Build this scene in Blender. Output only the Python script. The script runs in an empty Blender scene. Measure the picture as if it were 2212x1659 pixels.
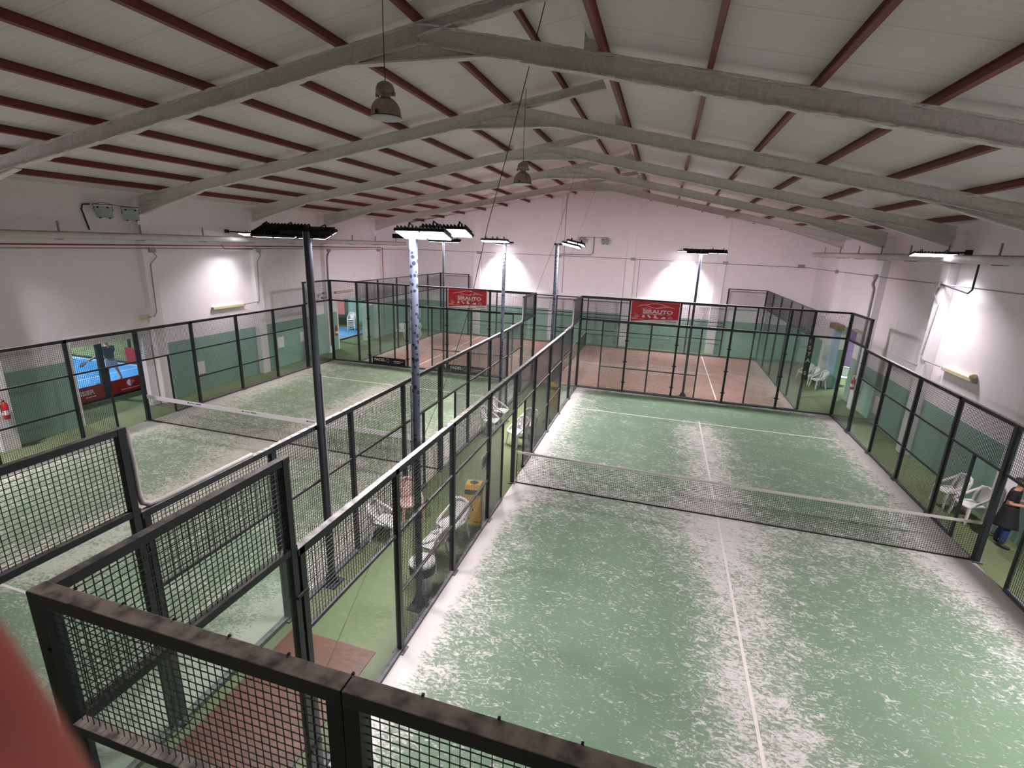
import bpy, bmesh, math, random
from mathutils import Vector, Matrix
random.seed(7)
PI = math.pi
SC = bpy.context.scene
COL = SC.collection
OBJ = bpy.data.objects

# ------------------------------------------------------------------ helpers
def lin(c):
    c = c / 255.0
    return c / 12.92 if c <= 0.04045 else ((c + 0.055) / 1.055) ** 2.4
def rgb(r, g, b):
    return (lin(r), lin(g), lin(b), 1.0)

class MB:
    """collects simple shapes into one mesh"""
    def __init__(self):
        self.v = []; self.f = []; self.smooth = []
    def add(self, vs, fs, sm=False):
        n = len(self.v)
        self.v += [tuple(p) for p in vs]
        for f in fs:
            self.f.append([n + i for i in f]); self.smooth.append(sm)
        return self
    def box(self, x0, y0, z0, x1, y1, z1):
        if x0 > x1: x0, x1 = x1, x0
        if y0 > y1: y0, y1 = y1, y0
        if z0 > z1: z0, z1 = z1, z0
        return self.add([(x0,y0,z0),(x1,y0,z0),(x1,y1,z0),(x0,y1,z0),(x0,y0,z1),(x1,y0,z1),(x1,y1,z1),(x0,y1,z1)],
                 [(0,3,2,1),(4,5,6,7),(0,1,5,4),(1,2,6,5),(2,3,7,6),(3,0,4,7)])
    def cbox(self, c, s):
        return self.box(c[0]-s[0]/2, c[1]-s[1]/2, c[2]-s[2]/2, c[0]+s[0]/2, c[1]+s[1]/2, c[2]+s[2]/2)
    def bar(self, p0, p1, w, h=None, up=(0,0,1), caps=True):
        h = h or w
        p0 = Vector(p0); p1 = Vector(p1); d = (p1 - p0).normalized()
        up = Vector(up)
        if abs(d.dot(up)) > 0.98: up = Vector((0,1,0))
        s = d.cross(up).normalized(); u = s.cross(d).normalized()
        vs = []
        for p in (p0, p1):
            for a, b in ((-1,-1),(1,-1),(1,1),(-1,1)):
                vs.append(p + s*(a*w/2) + u*(b*h/2))
        fs = [(0,1,5,4),(1,2,6,5),(2,3,7,6),(3,0,4,7)]
        if caps: fs += [(3,2,1,0),(4,5,6,7)]
        return self.add(vs, fs)
    def tube(self, pts, r, n=8, caps=True, sm=True):
        pts = [Vector(p) for p in pts]
        rs = r if isinstance(r, (list, tuple)) else [r]*len(pts)
        vs = []; fs = []
        ref = None
        for i, p in enumerate(pts):
            if i == 0: d = pts[1]-p
            elif i == len(pts)-1: d = p-pts[i-1]
            else: d = (pts[i+1]-pts[i-1])
            d.normalize()
            if ref is None:
                ref = Vector((0,0,1)) if abs(d.z) < 0.9 else Vector((1,0,0))
            s = d.cross(ref).normalized(); u = s.cross(d).normalized(); ref = u
            for k in range(n):
                a = 2*PI*k/n
                vs.append(p + s*(math.cos(a)*rs[i]) + u*(math.sin(a)*rs[i]))
        for i in range(len(pts)-1):
            for k in range(n):
                k2 = (k+1) % n
                fs.append((i*n+k, i*n+k2, (i+1)*n+k2, (i+1)*n+k))
        self.add(vs, fs, sm)
        if caps:
            self.add([vs[k] for k in range(n)], [tuple(range(n))[::-1]])
            self.add([vs[-n+k] for k in range(n)], [tuple(range(n))])
        return self
    def cyl(self, p0, p1, r, n=16, r1=None):
        return self.tube([p0, p1], [r, r if r1 is None else r1], n)
    def lathe(self, c, prof, n=24, sm=True):
        vs = []; fs = []
        for r, z in prof:
            for k in range(n):
                a = 2*PI*k/n
                vs.append((c[0]+r*math.cos(a), c[1]+r*math.sin(a), c[2]+z))
        for i in range(len(prof)-1):
            for k in range(n):
                k2 = (k+1) % n
                fs.append((i*n+k, i*n+k2, (i+1)*n+k2, (i+1)*n+k))
        return self.add(vs, fs, sm)
    def prism(self, poly, axis, a, b):
        """extrude a 2D polygon along axis ('x','y','z') from a to b"""
        def P(q, t):
            if axis == 'x': return (t, q[0], q[1])
            if axis == 'y': return (q[0], t, q[1])
            return (q[0], q[1], t)
        n = len(poly)
        vs = [P(q, a) for q in poly] + [P(q, b) for q in poly]
        fs = [tuple(range(n))[::-1], tuple(range(n, 2*n))]
        for i in range(n):
            j = (i+1) % n
            fs.append((i, j, n+j, n+i))
        return self.add(vs, fs)
    def grid(self, fn, nu, nv, sm=True):
        vs = [fn(i/nu, j/nv) for j in range(nv+1) for i in range(nu+1)]
        fs = []
        for j in range(nv):
            for i in range(nu):
                a = j*(nu+1)+i
                fs.append((a, a+1, a+nu+2, a+nu+1))
        return self.add(vs, fs, sm)
    def mesh(self, name, mat, org=(0,0,0)):
        me = bpy.data.meshes.new(name)
        o = Vector(org)
        me.from_pydata([Vector(p)-o for p in self.v], [], self.f)
        me.polygons.foreach_set('use_smooth', self.smooth)
        me.update()
        if mat: me.materials.append(mat)
        bm = bmesh.new(); bm.from_mesh(me)
        bmesh.ops.recalc_face_normals(bm, faces=bm.faces)
        bm.to_mesh(me); bm.free()
        return me

def tag(o, label=None, cat=None, group=None, kind=None):
    if label: o['label'] = label
    if cat: o['category'] = cat
    if group: o['group'] = group
    if kind: o['kind'] = kind
    return o
def thing(name, label, cat, loc=(0,0,0), rz=0.0, group=None, rot=None):
    o = OBJ.new(name, None); COL.objects.link(o)
    o.empty_display_size = 0.2
    o.location = loc
    o.rotation_euler = rot if rot else (0, 0, rz)
    return tag(o, label, cat, group)
def part(name, mb, mat, parent=None, world=True, label=None, bevel=0, solid=0, sub=0):
    """world=True: builder coordinates are world coordinates of an unrotated parent"""
    org = (0,0,0)
    if parent is not None and world:
        p = parent
        org = Vector((0,0,0))
        while p is not None:
            org = org + p.location; p = p.parent
    me = mb.mesh(name, mat, org)
    o = OBJ.new(name, me); COL.objects.link(o)
    if parent is not None: o.parent = parent
    if label: o['label'] = label
    if solid:
        m = o.modifiers.new('s', 'SOLIDIFY'); m.thickness = solid; m.offset = 0
    if bevel:
        m = o.modifiers.new('b', 'BEVEL'); m.width = bevel; m.segments = 2; m.limit_method = 'ANGLE'
    if sub:
        m = o.modifiers.new('u', 'SUBSURF'); m.levels = sub; m.render_levels = sub
    return o
def struct(name, mb, mat, **k):
    return tag(part(name, mb, mat, None, **k), kind='structure')
def single(name, mb, mat, label, cat, group=None, kind=None, **k):
    return tag(part(name, mb, mat, None, **k), label, cat, group, kind)
def copy_tree(o, parent=None):
    c = o.copy(); COL.objects.link(c)
    if parent is not None: c.parent = parent
    for ch in [x for x in o.children]:
        copy_tree(ch, c)
    return c

# ------------------------------------------------------------------ materials
def new_mat(name):
    m = bpy.data.materials.new(name); m.use_nodes = True
    nt = m.node_tree
    b = nt.nodes['Principled BSDF']
    return m, nt, b
def N(nt, t, **k):
    n = nt.nodes.new(t)
    for a, v in k.items():
        if a.startswith('_'): setattr(n, a[1:], v)
        else: n.inputs[a].default_value = v
    return n
def L(nt, a, b): nt.links.new(a, b)
def mixc(nt, fac, a, b):
    n = nt.nodes.new('ShaderNodeMix'); n.data_type = 'RGBA'
    for s, v in ((n.inputs[0], fac), (n.inputs[6], a), (n.inputs[7], b)):
        if hasattr(v, 'is_linked') or hasattr(v, 'links'): nt.links.new(v, s)
        else: s.default_value = v
    return n.outputs[2]
def maths(nt, op, a, b=None, c=None, clamp=False):
    n = nt.nodes.new('ShaderNodeMath'); n.operation = op; n.use_clamp = clamp
    for i, v in enumerate((a, b, c)):
        if v is None: continue
        if hasattr(v, 'links'): nt.links.new(v, n.inputs[i])
        else: n.inputs[i].default_value = v
    return n.outputs[0]
def ramp(nt, src, lo, hi, smooth=True):
    n = nt.nodes.new('ShaderNodeMapRange'); n.interpolation_type = 'SMOOTHSTEP' if smooth else 'LINEAR'
    nt.links.new(src, n.inputs[0]); n.inputs[1].default_value = lo; n.inputs[2].default_value = hi
    return n.outputs[0]
def coords(nt, kind='Object', scale=None):
    tc = nt.nodes.new('ShaderNodeTexCoord'); out = tc.outputs[kind]
    if scale:
        mp = nt.nodes.new('ShaderNodeMapping'); mp.inputs['Scale'].default_value = scale
        nt.links.new(out, mp.inputs[0]); out = mp.outputs[0]
    return out
def noise(nt, vec, scale, detail=3, rough=0.5, dist=0.0):
    n = nt.nodes.new('ShaderNodeTexNoise')
    n.inputs['Scale'].default_value = scale; n.inputs['Detail'].default_value = detail
    n.inputs['Roughness'].default_value = rough; n.inputs['Distortion'].default_value = dist
    nt.links.new(vec, n.inputs['Vector'])
    return n.outputs['Fac']
def bump(nt, b, h, strength=0.3, dist=0.01):
    n = nt.nodes.new('ShaderNodeBump'); n.inputs['Strength'].default_value = strength; n.inputs['Distance'].default_value = dist
    nt.links.new(h, n.inputs['Height']); nt.links.new(n.outputs[0], b.inputs['Normal'])

def plain(name, c, rough=0.6, metal=0.0, var=0.12, vscale=3.0, bumps=0.0, bscale=60):
    m, nt, b = new_mat(name)
    b.inputs['Roughness'].default_value = rough; b.inputs['Metallic'].default_value = metal
    v = coords(nt)
    n = noise(nt, v, vscale, 4)
    d = tuple(x*(1-var) for x in c[:3]) + (1,)
    u = tuple(min(1, x*(1+var)) for x in c[:3]) + (1,)
    L(nt, mixc(nt, n, d, u), b.inputs['Base Color'])
    if bumps:
        bump(nt, b, noise(nt, v, bscale, 3), bumps)
    return m

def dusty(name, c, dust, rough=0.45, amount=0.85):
    """dark paint with pale sand dust settled on upward faces; on some rails its colour also holds lamp glare"""
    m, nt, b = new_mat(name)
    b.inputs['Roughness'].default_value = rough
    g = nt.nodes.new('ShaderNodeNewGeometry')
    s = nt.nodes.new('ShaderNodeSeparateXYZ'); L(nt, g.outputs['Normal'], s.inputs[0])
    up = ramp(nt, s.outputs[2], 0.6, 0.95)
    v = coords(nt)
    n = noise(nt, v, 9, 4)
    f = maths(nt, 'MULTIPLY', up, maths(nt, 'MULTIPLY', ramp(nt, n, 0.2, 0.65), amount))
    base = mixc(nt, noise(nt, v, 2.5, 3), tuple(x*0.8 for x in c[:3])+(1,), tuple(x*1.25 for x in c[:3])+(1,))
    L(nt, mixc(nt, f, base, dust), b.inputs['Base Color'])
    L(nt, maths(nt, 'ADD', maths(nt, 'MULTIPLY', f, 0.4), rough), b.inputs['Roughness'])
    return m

M = {}
M['paint'] = dusty('dark_fence_paint', rgb(30, 34, 39), rgb(150, 142, 136), 0.42, 0.5)
M['paint_top'] = dusty('dust_glare_rail_paint', rgb(30, 34, 39), rgb(148, 142, 140), 0.5, 0.92)  # pale rail tops: sand dust plus lamp glare painted into the colour
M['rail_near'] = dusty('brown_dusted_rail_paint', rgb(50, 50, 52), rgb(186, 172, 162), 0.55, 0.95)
M['wire'] = plain('dark_mesh_wire', rgb(58, 66, 64), 0.35)
M['netcord'] = plain('black_net_cord', rgb(22, 24, 24), 0.8)
M['whiteband'] = plain('white_net_band', rgb(212, 208, 212), 0.7, var=0.05)
M['greyband'] = plain('grey_net_band', rgb(176, 172, 168), 0.7, var=0.06)
M['plastic_white'] = plain('white_garden_plastic', rgb(222, 219, 216), 0.38, var=0.04)
M['plastic_pink'] = plain('faded_pink_plastic', rgb(214, 180, 170), 0.4, var=0.05)
M['black'] = plain('black_matt', rgb(24, 24, 27), 0.6)
M['yellow'] = plain('yellow_card', rgb(206, 160, 30), 0.55, var=0.1)
M['red'] = plain('banner_red', rgb(196, 40, 52), 0.55, var=0.08, vscale=5)
M['redbanner'] = plain('crimson_banner', rgb(168, 26, 28), 0.55, var=0.06)
M['white'] = plain('white_print', rgb(236, 226, 228), 0.6, var=0.03)
M['gold'] = plain('gold_print', rgb(176, 152, 96), 0.6)
M['greyprint'] = plain('grey_print', rgb(120, 112, 118), 0.6)
M['pinkprint'] = plain('pink_print', rgb(238, 170, 172), 0.6)
M['concrete'] = plain('white_pilaster_paint', rgb(238, 232, 236), 0.7, var=0.05, vscale=1.2)
M['pipe_white'] = dusty('white_duct_with_dust', rgb(196, 190, 190), rgb(120, 104, 94), 0.6, 0.95)
M['redpipe'] = plain('red_sprinkler_pipe', rgb(140, 34, 44), 0.45)
M['conduit'] = plain('grey_conduit', rgb(140, 134, 136), 0.5)
M['blackconduit'] = plain('black_conduit', rgb(38, 38, 44), 0.5)
M['beige'] = plain('aged_beige_plastic', rgb(206, 192, 160), 0.5, var=0.06)
M['galv'] = None
M['housing'] = plain('black_lamp_housing', rgb(20, 20, 24), 0.7)
M['bellmetal'] = plain('brushed_bell_reflector', rgb(158, 138, 126), 0.32, 0.75, var=0.1, bumps=0.0)
M['bellglass'] = plain('milky_lamp_glass', rgb(176, 176, 182), 0.35)
M['lamp_grey'] = plain('pale_grey_floodlight', rgb(150, 165, 160), 0.4, var=0.06)
M['purlin'] = plain('oxide_red_steel', rgb(112, 50, 48), 0.5, var=0.18, vscale=1.5)
M['lightblue'] = plain('pale_blue_paint', rgb(176, 190, 214), 0.6, var=0.03)
M['purple'] = plain('purple_paint', rgb(128, 92, 148), 0.6, var=0.03)
M['pinkred'] = plain('faded_red_paint', rgb(196, 116, 116), 0.6, var=0.04)
M['extred'] = plain('extinguisher_red', rgb(190, 30, 36), 0.3)
M['skin'] = plain('skin', rgb(196, 140, 118), 0.5, var=0.05)
M['fingerskin'] = plain('finger_skin', rgb(214, 104, 90), 0.5, var=0.25, vscale=60)
M['nail'] = plain('finger_nail', rgb(206, 130, 120), 0.3)
M['hair'] = plain('dark_hair', rgb(40, 30, 28), 0.5, var=0.3, vscale=40)
M['cloth_black'] = plain('black_cloth', rgb(27, 27, 30), 0.85)
M['jeans'] = plain('blue_denim', rgb(38, 56, 104), 0.85, var=0.2, vscale=12)
M['boot'] = plain('dark_boot', rgb(52, 46, 46), 0.6)
M['navy'] = plain('dark_navy_shirt', rgb(38, 38, 58), 0.85)
M['shorts'] = plain('white_shorts', rgb(206, 200, 216), 0.8, var=0.05)
M['shoe_red'] = plain('red_shoe', rgb(214, 60, 76), 0.6)
M['mask'] = plain('black_mask', rgb(20, 20, 22), 0.8)
M['tan'] = plain('tan_board', rgb(150, 128, 108), 0.7)
M['steel'] = plain('steel_cable', rgb(50, 46, 48), 0.4, 0.5)
M['graybase'] = dusty('base_channel', rgb(70, 74, 80), rgb(128, 126, 126), 0.6, 0.8)

def m_galv():
    m, nt, b = new_mat('spotted_galvanised_steel')
    b.inputs['Metallic'].default_value = 0.35; b.inputs['Roughness'].default_value = 0.38
    v = coords(nt)
    vo = nt.nodes.new('ShaderNodeTexVoronoi'); vo.inputs['Scale'].default_value = 13; vo.inputs['Randomness'].default_value = 1
    L(nt, v, vo.inputs['Vector'])
    spot = maths(nt, 'LESS_THAN', vo.outputs['Distance'], maths(nt, 'MULTIPLY', ramp(nt, noise(nt, v, 2.2, 2), 0.30, 0.5), 0.40))
    base = mixc(nt, noise(nt, v, 3, 3), rgb(68, 73, 88), rgb(102, 108, 124))
    L(nt, mixc(nt, spot, base, rgb(34, 38, 54)), b.inputs['Base Color'])
    return m
M['galv'] = m_galv()
M['darkpole'] = plain('dark_pole_paint', rgb(62, 64, 74), 0.35, 0.3, var=0.2)

def m_wall(name, top, green_z=None, green=None):
    m, nt, b = new_mat(name)
    b.inputs['Roughness'].default_value = 0.75
    g = nt.nodes.new('ShaderNodeNewGeometry')
    v = g.outputs['Position']
    n1 = noise(nt, v, 0.5, 5, 0.6); n2 = noise(nt, v, 4, 4, 0.6)
    f = maths(nt, 'ADD', maths(nt, 'MULTIPLY', n1, 0.6), maths(nt, 'MULTIPLY', n2, 0.4))
    c = mixc(nt, f, tuple(x*0.86 for x in top[:3])+(1,), tuple(min(1, x*1.08) for x in top[:3])+(1,))
    if green_z is not None:
        s = nt.nodes.new('ShaderNodeSeparateXYZ'); L(nt, v, s.inputs[0])
        mask = maths(nt, 'LESS_THAN', s.outputs[2], green_z)
        gc = mixc(nt, f, tuple(x*0.82 for x in green[:3])+(1,), tuple(x*1.14 for x in green[:3])+(1,))
        c = mixc(nt, mask, c, gc)
    L(nt, c, b.inputs['Base Color'])
    bump(nt, b, n2, 0.08)
    return m
WHITE = rgb(240, 232, 237); GREEN = rgb(142, 176, 163)
M['wall_l'] = m_wall('left_wall_paint', WHITE, 2.1, GREEN)
M['wall_r'] = m_wall('right_wall_paint', WHITE, 1.85, GREEN)
M['wall_b'] = m_wall('back_wall_paint', WHITE, 2.05, GREEN)
M['wall_plain'] = m_wall('plain_wall_paint', WHITE)
M['wall_green'] = m_wall('green_wall_paint', GREEN)

def m_ceiling():
    m, nt, b = new_mat('ribbed_roof_sheet')
    b.inputs['Roughness'].default_value = 0.5; b.inputs['Metallic'].default_value = 0.0
    g = nt.nodes.new('ShaderNodeNewGeometry'); v = g.outputs['Position']
    s = nt.nodes.new('ShaderNodeSeparateXYZ'); L(nt, v, s.inputs[0])
    yy = maths(nt, 'FRACT', maths(nt, 'DIVIDE', s.outputs[1], 0.16))
    rib = maths(nt, 'LESS_THAN', yy, 0.14)
    y2 = maths(nt, 'FRACT', maths(nt, 'DIVIDE', maths(nt, 'ADD', s.outputs[1], 0.35), 1.1))
    seam = maths(nt, 'LESS_THAN', y2, 0.03)
    n1 = noise(nt, v, 0.35, 4, 0.6)
    base = mixc(nt, n1, rgb(200, 193, 193), rgb(222, 215, 215))
    c = mixc(nt, maths(nt, 'MULTIPLY', rib, 0.10), base, rgb(110, 110, 108))
    c = mixc(nt, maths(nt, 'MULTIPLY', seam, 0.18), c, rgb(90, 90, 90))
    L(nt, c, b.inputs['Base Color'])
    bump(nt, b, maths(nt, 'SMOOTH_MIN', yy, 0.2, 0.1), 0.5, 0.01)
    return m
M['ceiling'] = m_ceiling()

def m_beam():
    m, nt, b = new_mat('fibrous_fireproof_coating')
    b.inputs['Roughness'].default_value = 0.95
    g = nt.nodes.new('ShaderNodeNewGeometry'); v = g.outputs['Position']
    n1 = noise(nt, v, 1.1, 4, 0.6); n2 = noise(nt, v, 14, 5, 0.7)
    s = nt.nodes.new('ShaderNodeSeparateXYZ'); L(nt, g.outputs['Normal'], s.inputs[0])
    c = mixc(nt, n2, rgb(182, 177, 173), rgb(236, 231, 227))
    c = mixc(nt, maths(nt, 'MULTIPLY', ramp(nt, n1, 0.5, 0.75), 0.22), c, rgb(160, 128, 126))
    L(nt, c, b.inputs['Base Color'])
    bump(nt, b, n2, 0.9, 0.03)
    return m
M['beam'] = m_beam()

def m_turf(name, g1, g2, sand, hx, hy, kind):
    """sand-filled court turf; local origin at the court centre, hx/hy half sizes"""
    m, nt, b = new_mat(name)
    b.inputs['Roughness'].default_value = 0.95
    tc = nt.nodes.new('ShaderNodeTexCoord'); v = tc.outputs['Object']
    s = nt.nodes.new('ShaderNodeSeparateXYZ'); L(nt, v, s.inputs[0])
    x, y = s.outputs[0], s.outputs[1]
    ax = maths(nt, 'ABSOLUTE', x); ay = maths(nt, 'ABSOLUTE', y)
    ex = maths(nt, 'SUBTRACT', hx, ax); ey = maths(nt, 'SUBTRACT', hy, ay)
    def gauss(d, w, k):
        q = maths(nt, 'DIVIDE', d, w)
        return maths(nt, 'MULTIPLY', maths(nt, 'EXPONENT', maths(nt, 'MULTIPLY', maths(nt, 'MULTIPLY', q, q), -1.0)), k)
    big = noise(nt, v, 0.33, 3, 0.5)
    inner = ramp(nt, ey, 2.2, 3.8)                      # inside the service lines
    e1 = gauss(ex, 0.30, 0.62); e2 = gauss(ex, 1.0, 0.30); e3 = gauss(ey, 0.22, 0.45)
    cen = maths(nt, 'MULTIPLY', gauss(x, 0.85, 0.30), inner)
    net = gauss(y, 1.3, 0.16)
    wide = maths(nt, 'MULTIPLY', inner, 0.05)
    d = maths(nt, 'ADD', e1, e2)
    for q in (e3, cen, net, wide): d = maths(nt, 'ADD', d, q)
    d = maths(nt, 'ADD', d, maths(nt, 'MULTIPLY', maths(nt, 'SUBTRACT', big, 0.5), 0.35))
    d = maths(nt, 'ADD', d, 0.04 if kind == 0 else (0.13 if kind == 1 else 0.06))
    # curly stroke noise
    mp = nt.nodes.new('ShaderNodeMapping'); mp.inputs['Scale'].default_value = (0.75, 1.5, 1); L(nt, v, mp.inputs[0])
    n1 = noise(nt, mp.outputs[0], 7.5, 5, 0.66, 2.0)
    n2 = noise(nt, v, 24, 3, 0.6, 0.6)
    n3 = noise(nt, v, 2.2, 2, 0.5, 0.5)
    nn = maths(nt, 'ADD', maths(nt, 'ADD', maths(nt, 'MULTIPLY', n1, 0.62), maths(nt, 'MULTIPLY', n2, 0.23)), maths(nt, 'MULTIPLY', n3, 0.15))
    val = maths(nt, 'ADD', nn, maths(nt, 'MULTIPLY', d, 0.42))
    msk = ramp(nt, val, 0.55, 0.72)
    veil = maths(nt, 'MULTIPLY', ramp(nt, d, 0.0, 0.7), 0.30)
    msk = maths(nt, 'MAXIMUM', msk, veil)
    msk = maths(nt, 'MULTIPLY', msk, 0.82)
    grass = mixc(nt, noise(nt, v, 1.3, 4, 0.6), g1, g2)
    grain = noise(nt, v, 90, 2, 0.6)
    grass = mixc(nt, maths(nt, 'MULTIPLY', grain, 0.35), grass, tuple(q*0.6 for q in g1[:3])+(1,))
    L(nt, mixc(nt, msk, grass, sand), b.inputs['Base Color'])
    bump(nt, b, n2, 0.25, 0.01)
    return m
SAND = rgb(206, 199, 197)
M['turf_right'] = m_turf('green_sand_turf', rgb(92, 117, 93), rgb(108, 130, 107), SAND, 5.0, 9.81, 0)
M['turf_left'] = m_turf('green_sand_turf_left', rgb(94, 117, 90), rgb(110, 131, 102), rgb(190, 185, 174), 5.2, 9.81, 1)
M['turf_red'] = m_turf('terracotta_sand_turf', rgb(134, 100, 91), rgb(150, 116, 107), rgb(184, 160, 152), 9.93, 4.9, 2)
M['turf_blue'] = m_turf('blue_sand_turf', rgb(40, 120, 186), rgb(56, 140, 204), rgb(170, 200, 226), 9.9, 7, 0)

def m_floor():
    m, nt, b = new_mat('walkway_turf')
    b.inputs['Roughness'].default_value = 0.95
    g = nt.nodes.new('ShaderNodeNewGeometry'); v = g.outputs['Position']
    n = noise(nt, v, 1.1, 5, 0.65); n2 = noise(nt, v, 70, 2, 0.6)
    c = mixc(nt, n, rgb(92, 105, 68), rgb(118, 128, 94))
    c = mixc(nt, maths(nt, 'MULTIPLY', n2, 0.35), c, rgb(64, 82, 42))
    L(nt, c, b.inputs['Base Color']); bump(nt, b, n2, 0.3, 0.008)
    return m
M['floor'] = m_floor()

def m_mat():
    m, nt, b = new_mat('red_wooden_planks')
    b.inputs['Roughness'].default_value = 0.6
    v = coords(nt)
    br = nt.nodes.new('ShaderNodeTexBrick')
    br.inputs['Color1'].default_value = rgb(104, 54, 36); br.inputs['Color2'].default_value = rgb(84, 44, 32)
    br.inputs['Mortar'].default_value = rgb(72, 42, 38); br.inputs['Scale'].default_value = 1.0
    br.inputs['Mortar Size'].default_value = 0.003; br.inputs['Brick Width'].default_value = 0.55; br.inputs['Row Height'].default_value = 0.085
    br.inputs['Bias'].default_value = 0.0
    L(nt, v, br.inputs['Vector'])
    n = noise(nt, v, 2.5, 4)
    L(nt, mixc(nt, maths(nt, 'MULTIPLY', n, 0.5), br.outputs['Color'], rgb(92, 48, 40)), b.inputs['Base Color'])
    return m
M['planks'] = m_mat()

def m_glass():
    m = bpy.data.materials.new('court_glass'); m.use_nodes = True
    nt = m.node_tree; nt.nodes.clear()
    out = nt.nodes.new('ShaderNodeOutputMaterial')
    tr = nt.nodes.new('ShaderNodeBsdfTransparent'); tr.inputs[0].default_value = (0.93, 0.965, 0.95, 1)
    gl = nt.nodes.new('ShaderNodeBsdfGlossy'); gl.inputs['Roughness'].default_value = 0.02
    gl.inputs['Color'].default_value = (0.9, 0.95, 0.93, 1)
    df = nt.nodes.new('ShaderNodeBsdfDiffuse'); df.inputs['Color'].default_value = (0.62, 0.70, 0.66, 1)
    lw = nt.nodes.new('ShaderNodeLayerWeight'); lw.inputs['Blend'].default_value = 0.5
    fr = maths(nt, 'MULTIPLY_ADD', maths(nt, 'POWER', lw.outputs['Facing'], 5.0), 0.5, 0.03)
    mx = nt.nodes.new('ShaderNodeMixShader'); L(nt, fr, mx.inputs[0])
    L(nt, tr.outputs[0], mx.inputs[1]); L(nt, gl.outputs[0], mx.inputs[2])
    m2 = nt.nodes.new('ShaderNodeMixShader'); m2.inputs[0].default_value = 0.03
    L(nt, mx.outputs[0], m2.inputs[1]); L(nt, df.outputs[0], m2.inputs[2])
    L(nt, m2.outputs[0], out.inputs[0])
    return m
M['glass'] = m_glass()

def m_emit(name, c, s):
    m = bpy.data.materials.new(name); m.use_nodes = True
    nt = m.node_tree; b = nt.nodes['Principled BSDF']
    b.inputs['Base Color'].default_value = c
    b.inputs['Emission Color'].default_value = c; b.inputs['Emission Strength'].default_value = s
    return m
M['led'] = m_emit('lit_led_lens', (0.95, 0.97, 1.0, 1), 9.0)

# ------------------------------------------------------------------ dimensions
YS = 0.981
YE = 9.81                       # half length of the green courts
XB = -5.0; XR = 5.0             # right court side fences
XA = -7.03; XD = -17.42         # left court side fences
XLC = (XA + XD) / 2
WL, WR, WB, WN = -18.75, 6.25, 20.6, -14.5
RZ = 9.3; RX = -6.0
def roofz(x):                   # top of the rafters
    return RZ + 0.178*(x-RX) if x < RX else RZ - 0.2*(x-RX)
def roofz_up(x): return RZ + 0.178*(x-RX)
FY = [-3.05, 1.7, 6.45, 11.2, 15.95]

# ------------------------------------------------------------------ floor and walls
b = MB(); b.box(-42, WN, -0.2, 12, 22.5, 0.0); struct('floor', b, M['floor'])
# left wall with two openings
b = MB()
O1 = (-1.05, 1.2, 2.7); O2 = (12.15, 15.0, 2.75)
t = 0.3
def wall_x(b, x0, x1, ys, ye, h, holes):
    y = ys
    for (a, c, z) in holes:
        b.box(x0, y, 0, x1, a, h); b.box(x0, a, z, x1, c, h); y = c
    b.box(x0, y, 0, x1, ye, h)
wall_x(b, WL-t, WL, WN, WB+0.3, 7.4, [O1, O2])
struct('wall_left', b, M['wall_l'])
b = MB(); wall_x(b, WR, WR+t, WN, WB+0.3, 7.3, [(12.75, 14.55, 2.95)]); struct('wall_right', b, M['wall_r'])
b = MB(); b.prism([(WL-t, 0), (WR+t, 0), (WR+t, roofz(WR+t)+0.1), (-3.13, roofz(-3.13)+0.1), (-3.13, roofz_up(-3.13)+0.2), (WL-t, roofz(WL-t)+0.1)], 'y', WB, WB+0.3)
struct('wall_back', b, M['wall_b'])
b = MB(); b.prism([(WL-t, 0), (WR+t, 0), (WR+t, roofz(WR+t)+0.1), (-3.13, roofz(-3.13)+0.1), (-3.13, roofz_up(-3.13)+0.2), (WL-t, roofz(WL-t)+0.1)], 'y', WN-0.3, WN)
struct('wall_front', b, M['wall_plain'])
b = MB(); b.box(WL, WB-0.10, 0, WR, WB, 3.05); struct('trim_1', b, M['wall_b'])      # thicker lower part of the back wall
# jambs and lintels of the openings
b = MB()
b.box(WL-t-0.02, O1[0]-0.10, 0, WL+0.02, O1[0]+.02, O1[2]+0.1); b.box(WL-t-0.02, O1[1]-.03, 0, WL+0.05, O1[1]+0.24, O1[2]+0.1); b.box(WL-t-0.02, O1[0]+.02, O1[2]-0.22, WL+0.03, O1[1]-.03, O1[2]+0.1)
struct('door_1', b, M['concrete'])
b = MB()
b.box(WL-t-0.02, O2[0]-0.08, 0, WL+0.03, O2[0]+.02, O2[2]); b.box(WL-t-0.02, O2[1]-.02, 0, WL+0.03, O2[1]+0.08, O2[2]); b.box(WL-t-0.02, O2[0], O2[2]-0.06, WL+0.03, O2[1], O2[2]+0.06)
struct('door_2', b, M['concrete'])
# ceiling sheets
def slab(b, x0, x1, f, off, th, y0=WN-0.3, y1=WB+0.3):
    b.add([(x0,y0,f(x0)+off),(x1,y0,f(x1)+off),(x1,y1,f(x1)+off),(x0,y1,f(x0)+off),
           (x0,y0,f(x0)+off+th),(x1,y0,f(x1)+off+th),(x1,y1,f(x1)+off+th),(x0,y1,f(x0)+off+th)],
          [(0,3,2,1),(4,5,6,7),(0,1,5,4),(1,2,6,5),(2,3,7,6),(3,0,4,7)])
b = MB(); slab(b, WL-0.4, -3.1, roofz_up, 0.15, 0.05); struct('ceiling', b, M['ceiling'])
b = MB(); slab(b, -3.25, WR+0.4, lambda x: RZ-0.2*(x-RX), 0.15, 0.05); struct('ceiling_right', b, M['ceiling'])
b = MB(); b.box(-3.25, WN-0.3, roofz(-3.25)+0.16, -3.21, WB+0.3, roofz_up(-3.13)+0.18); struct('trim_2', b, M['ceiling'])
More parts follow.
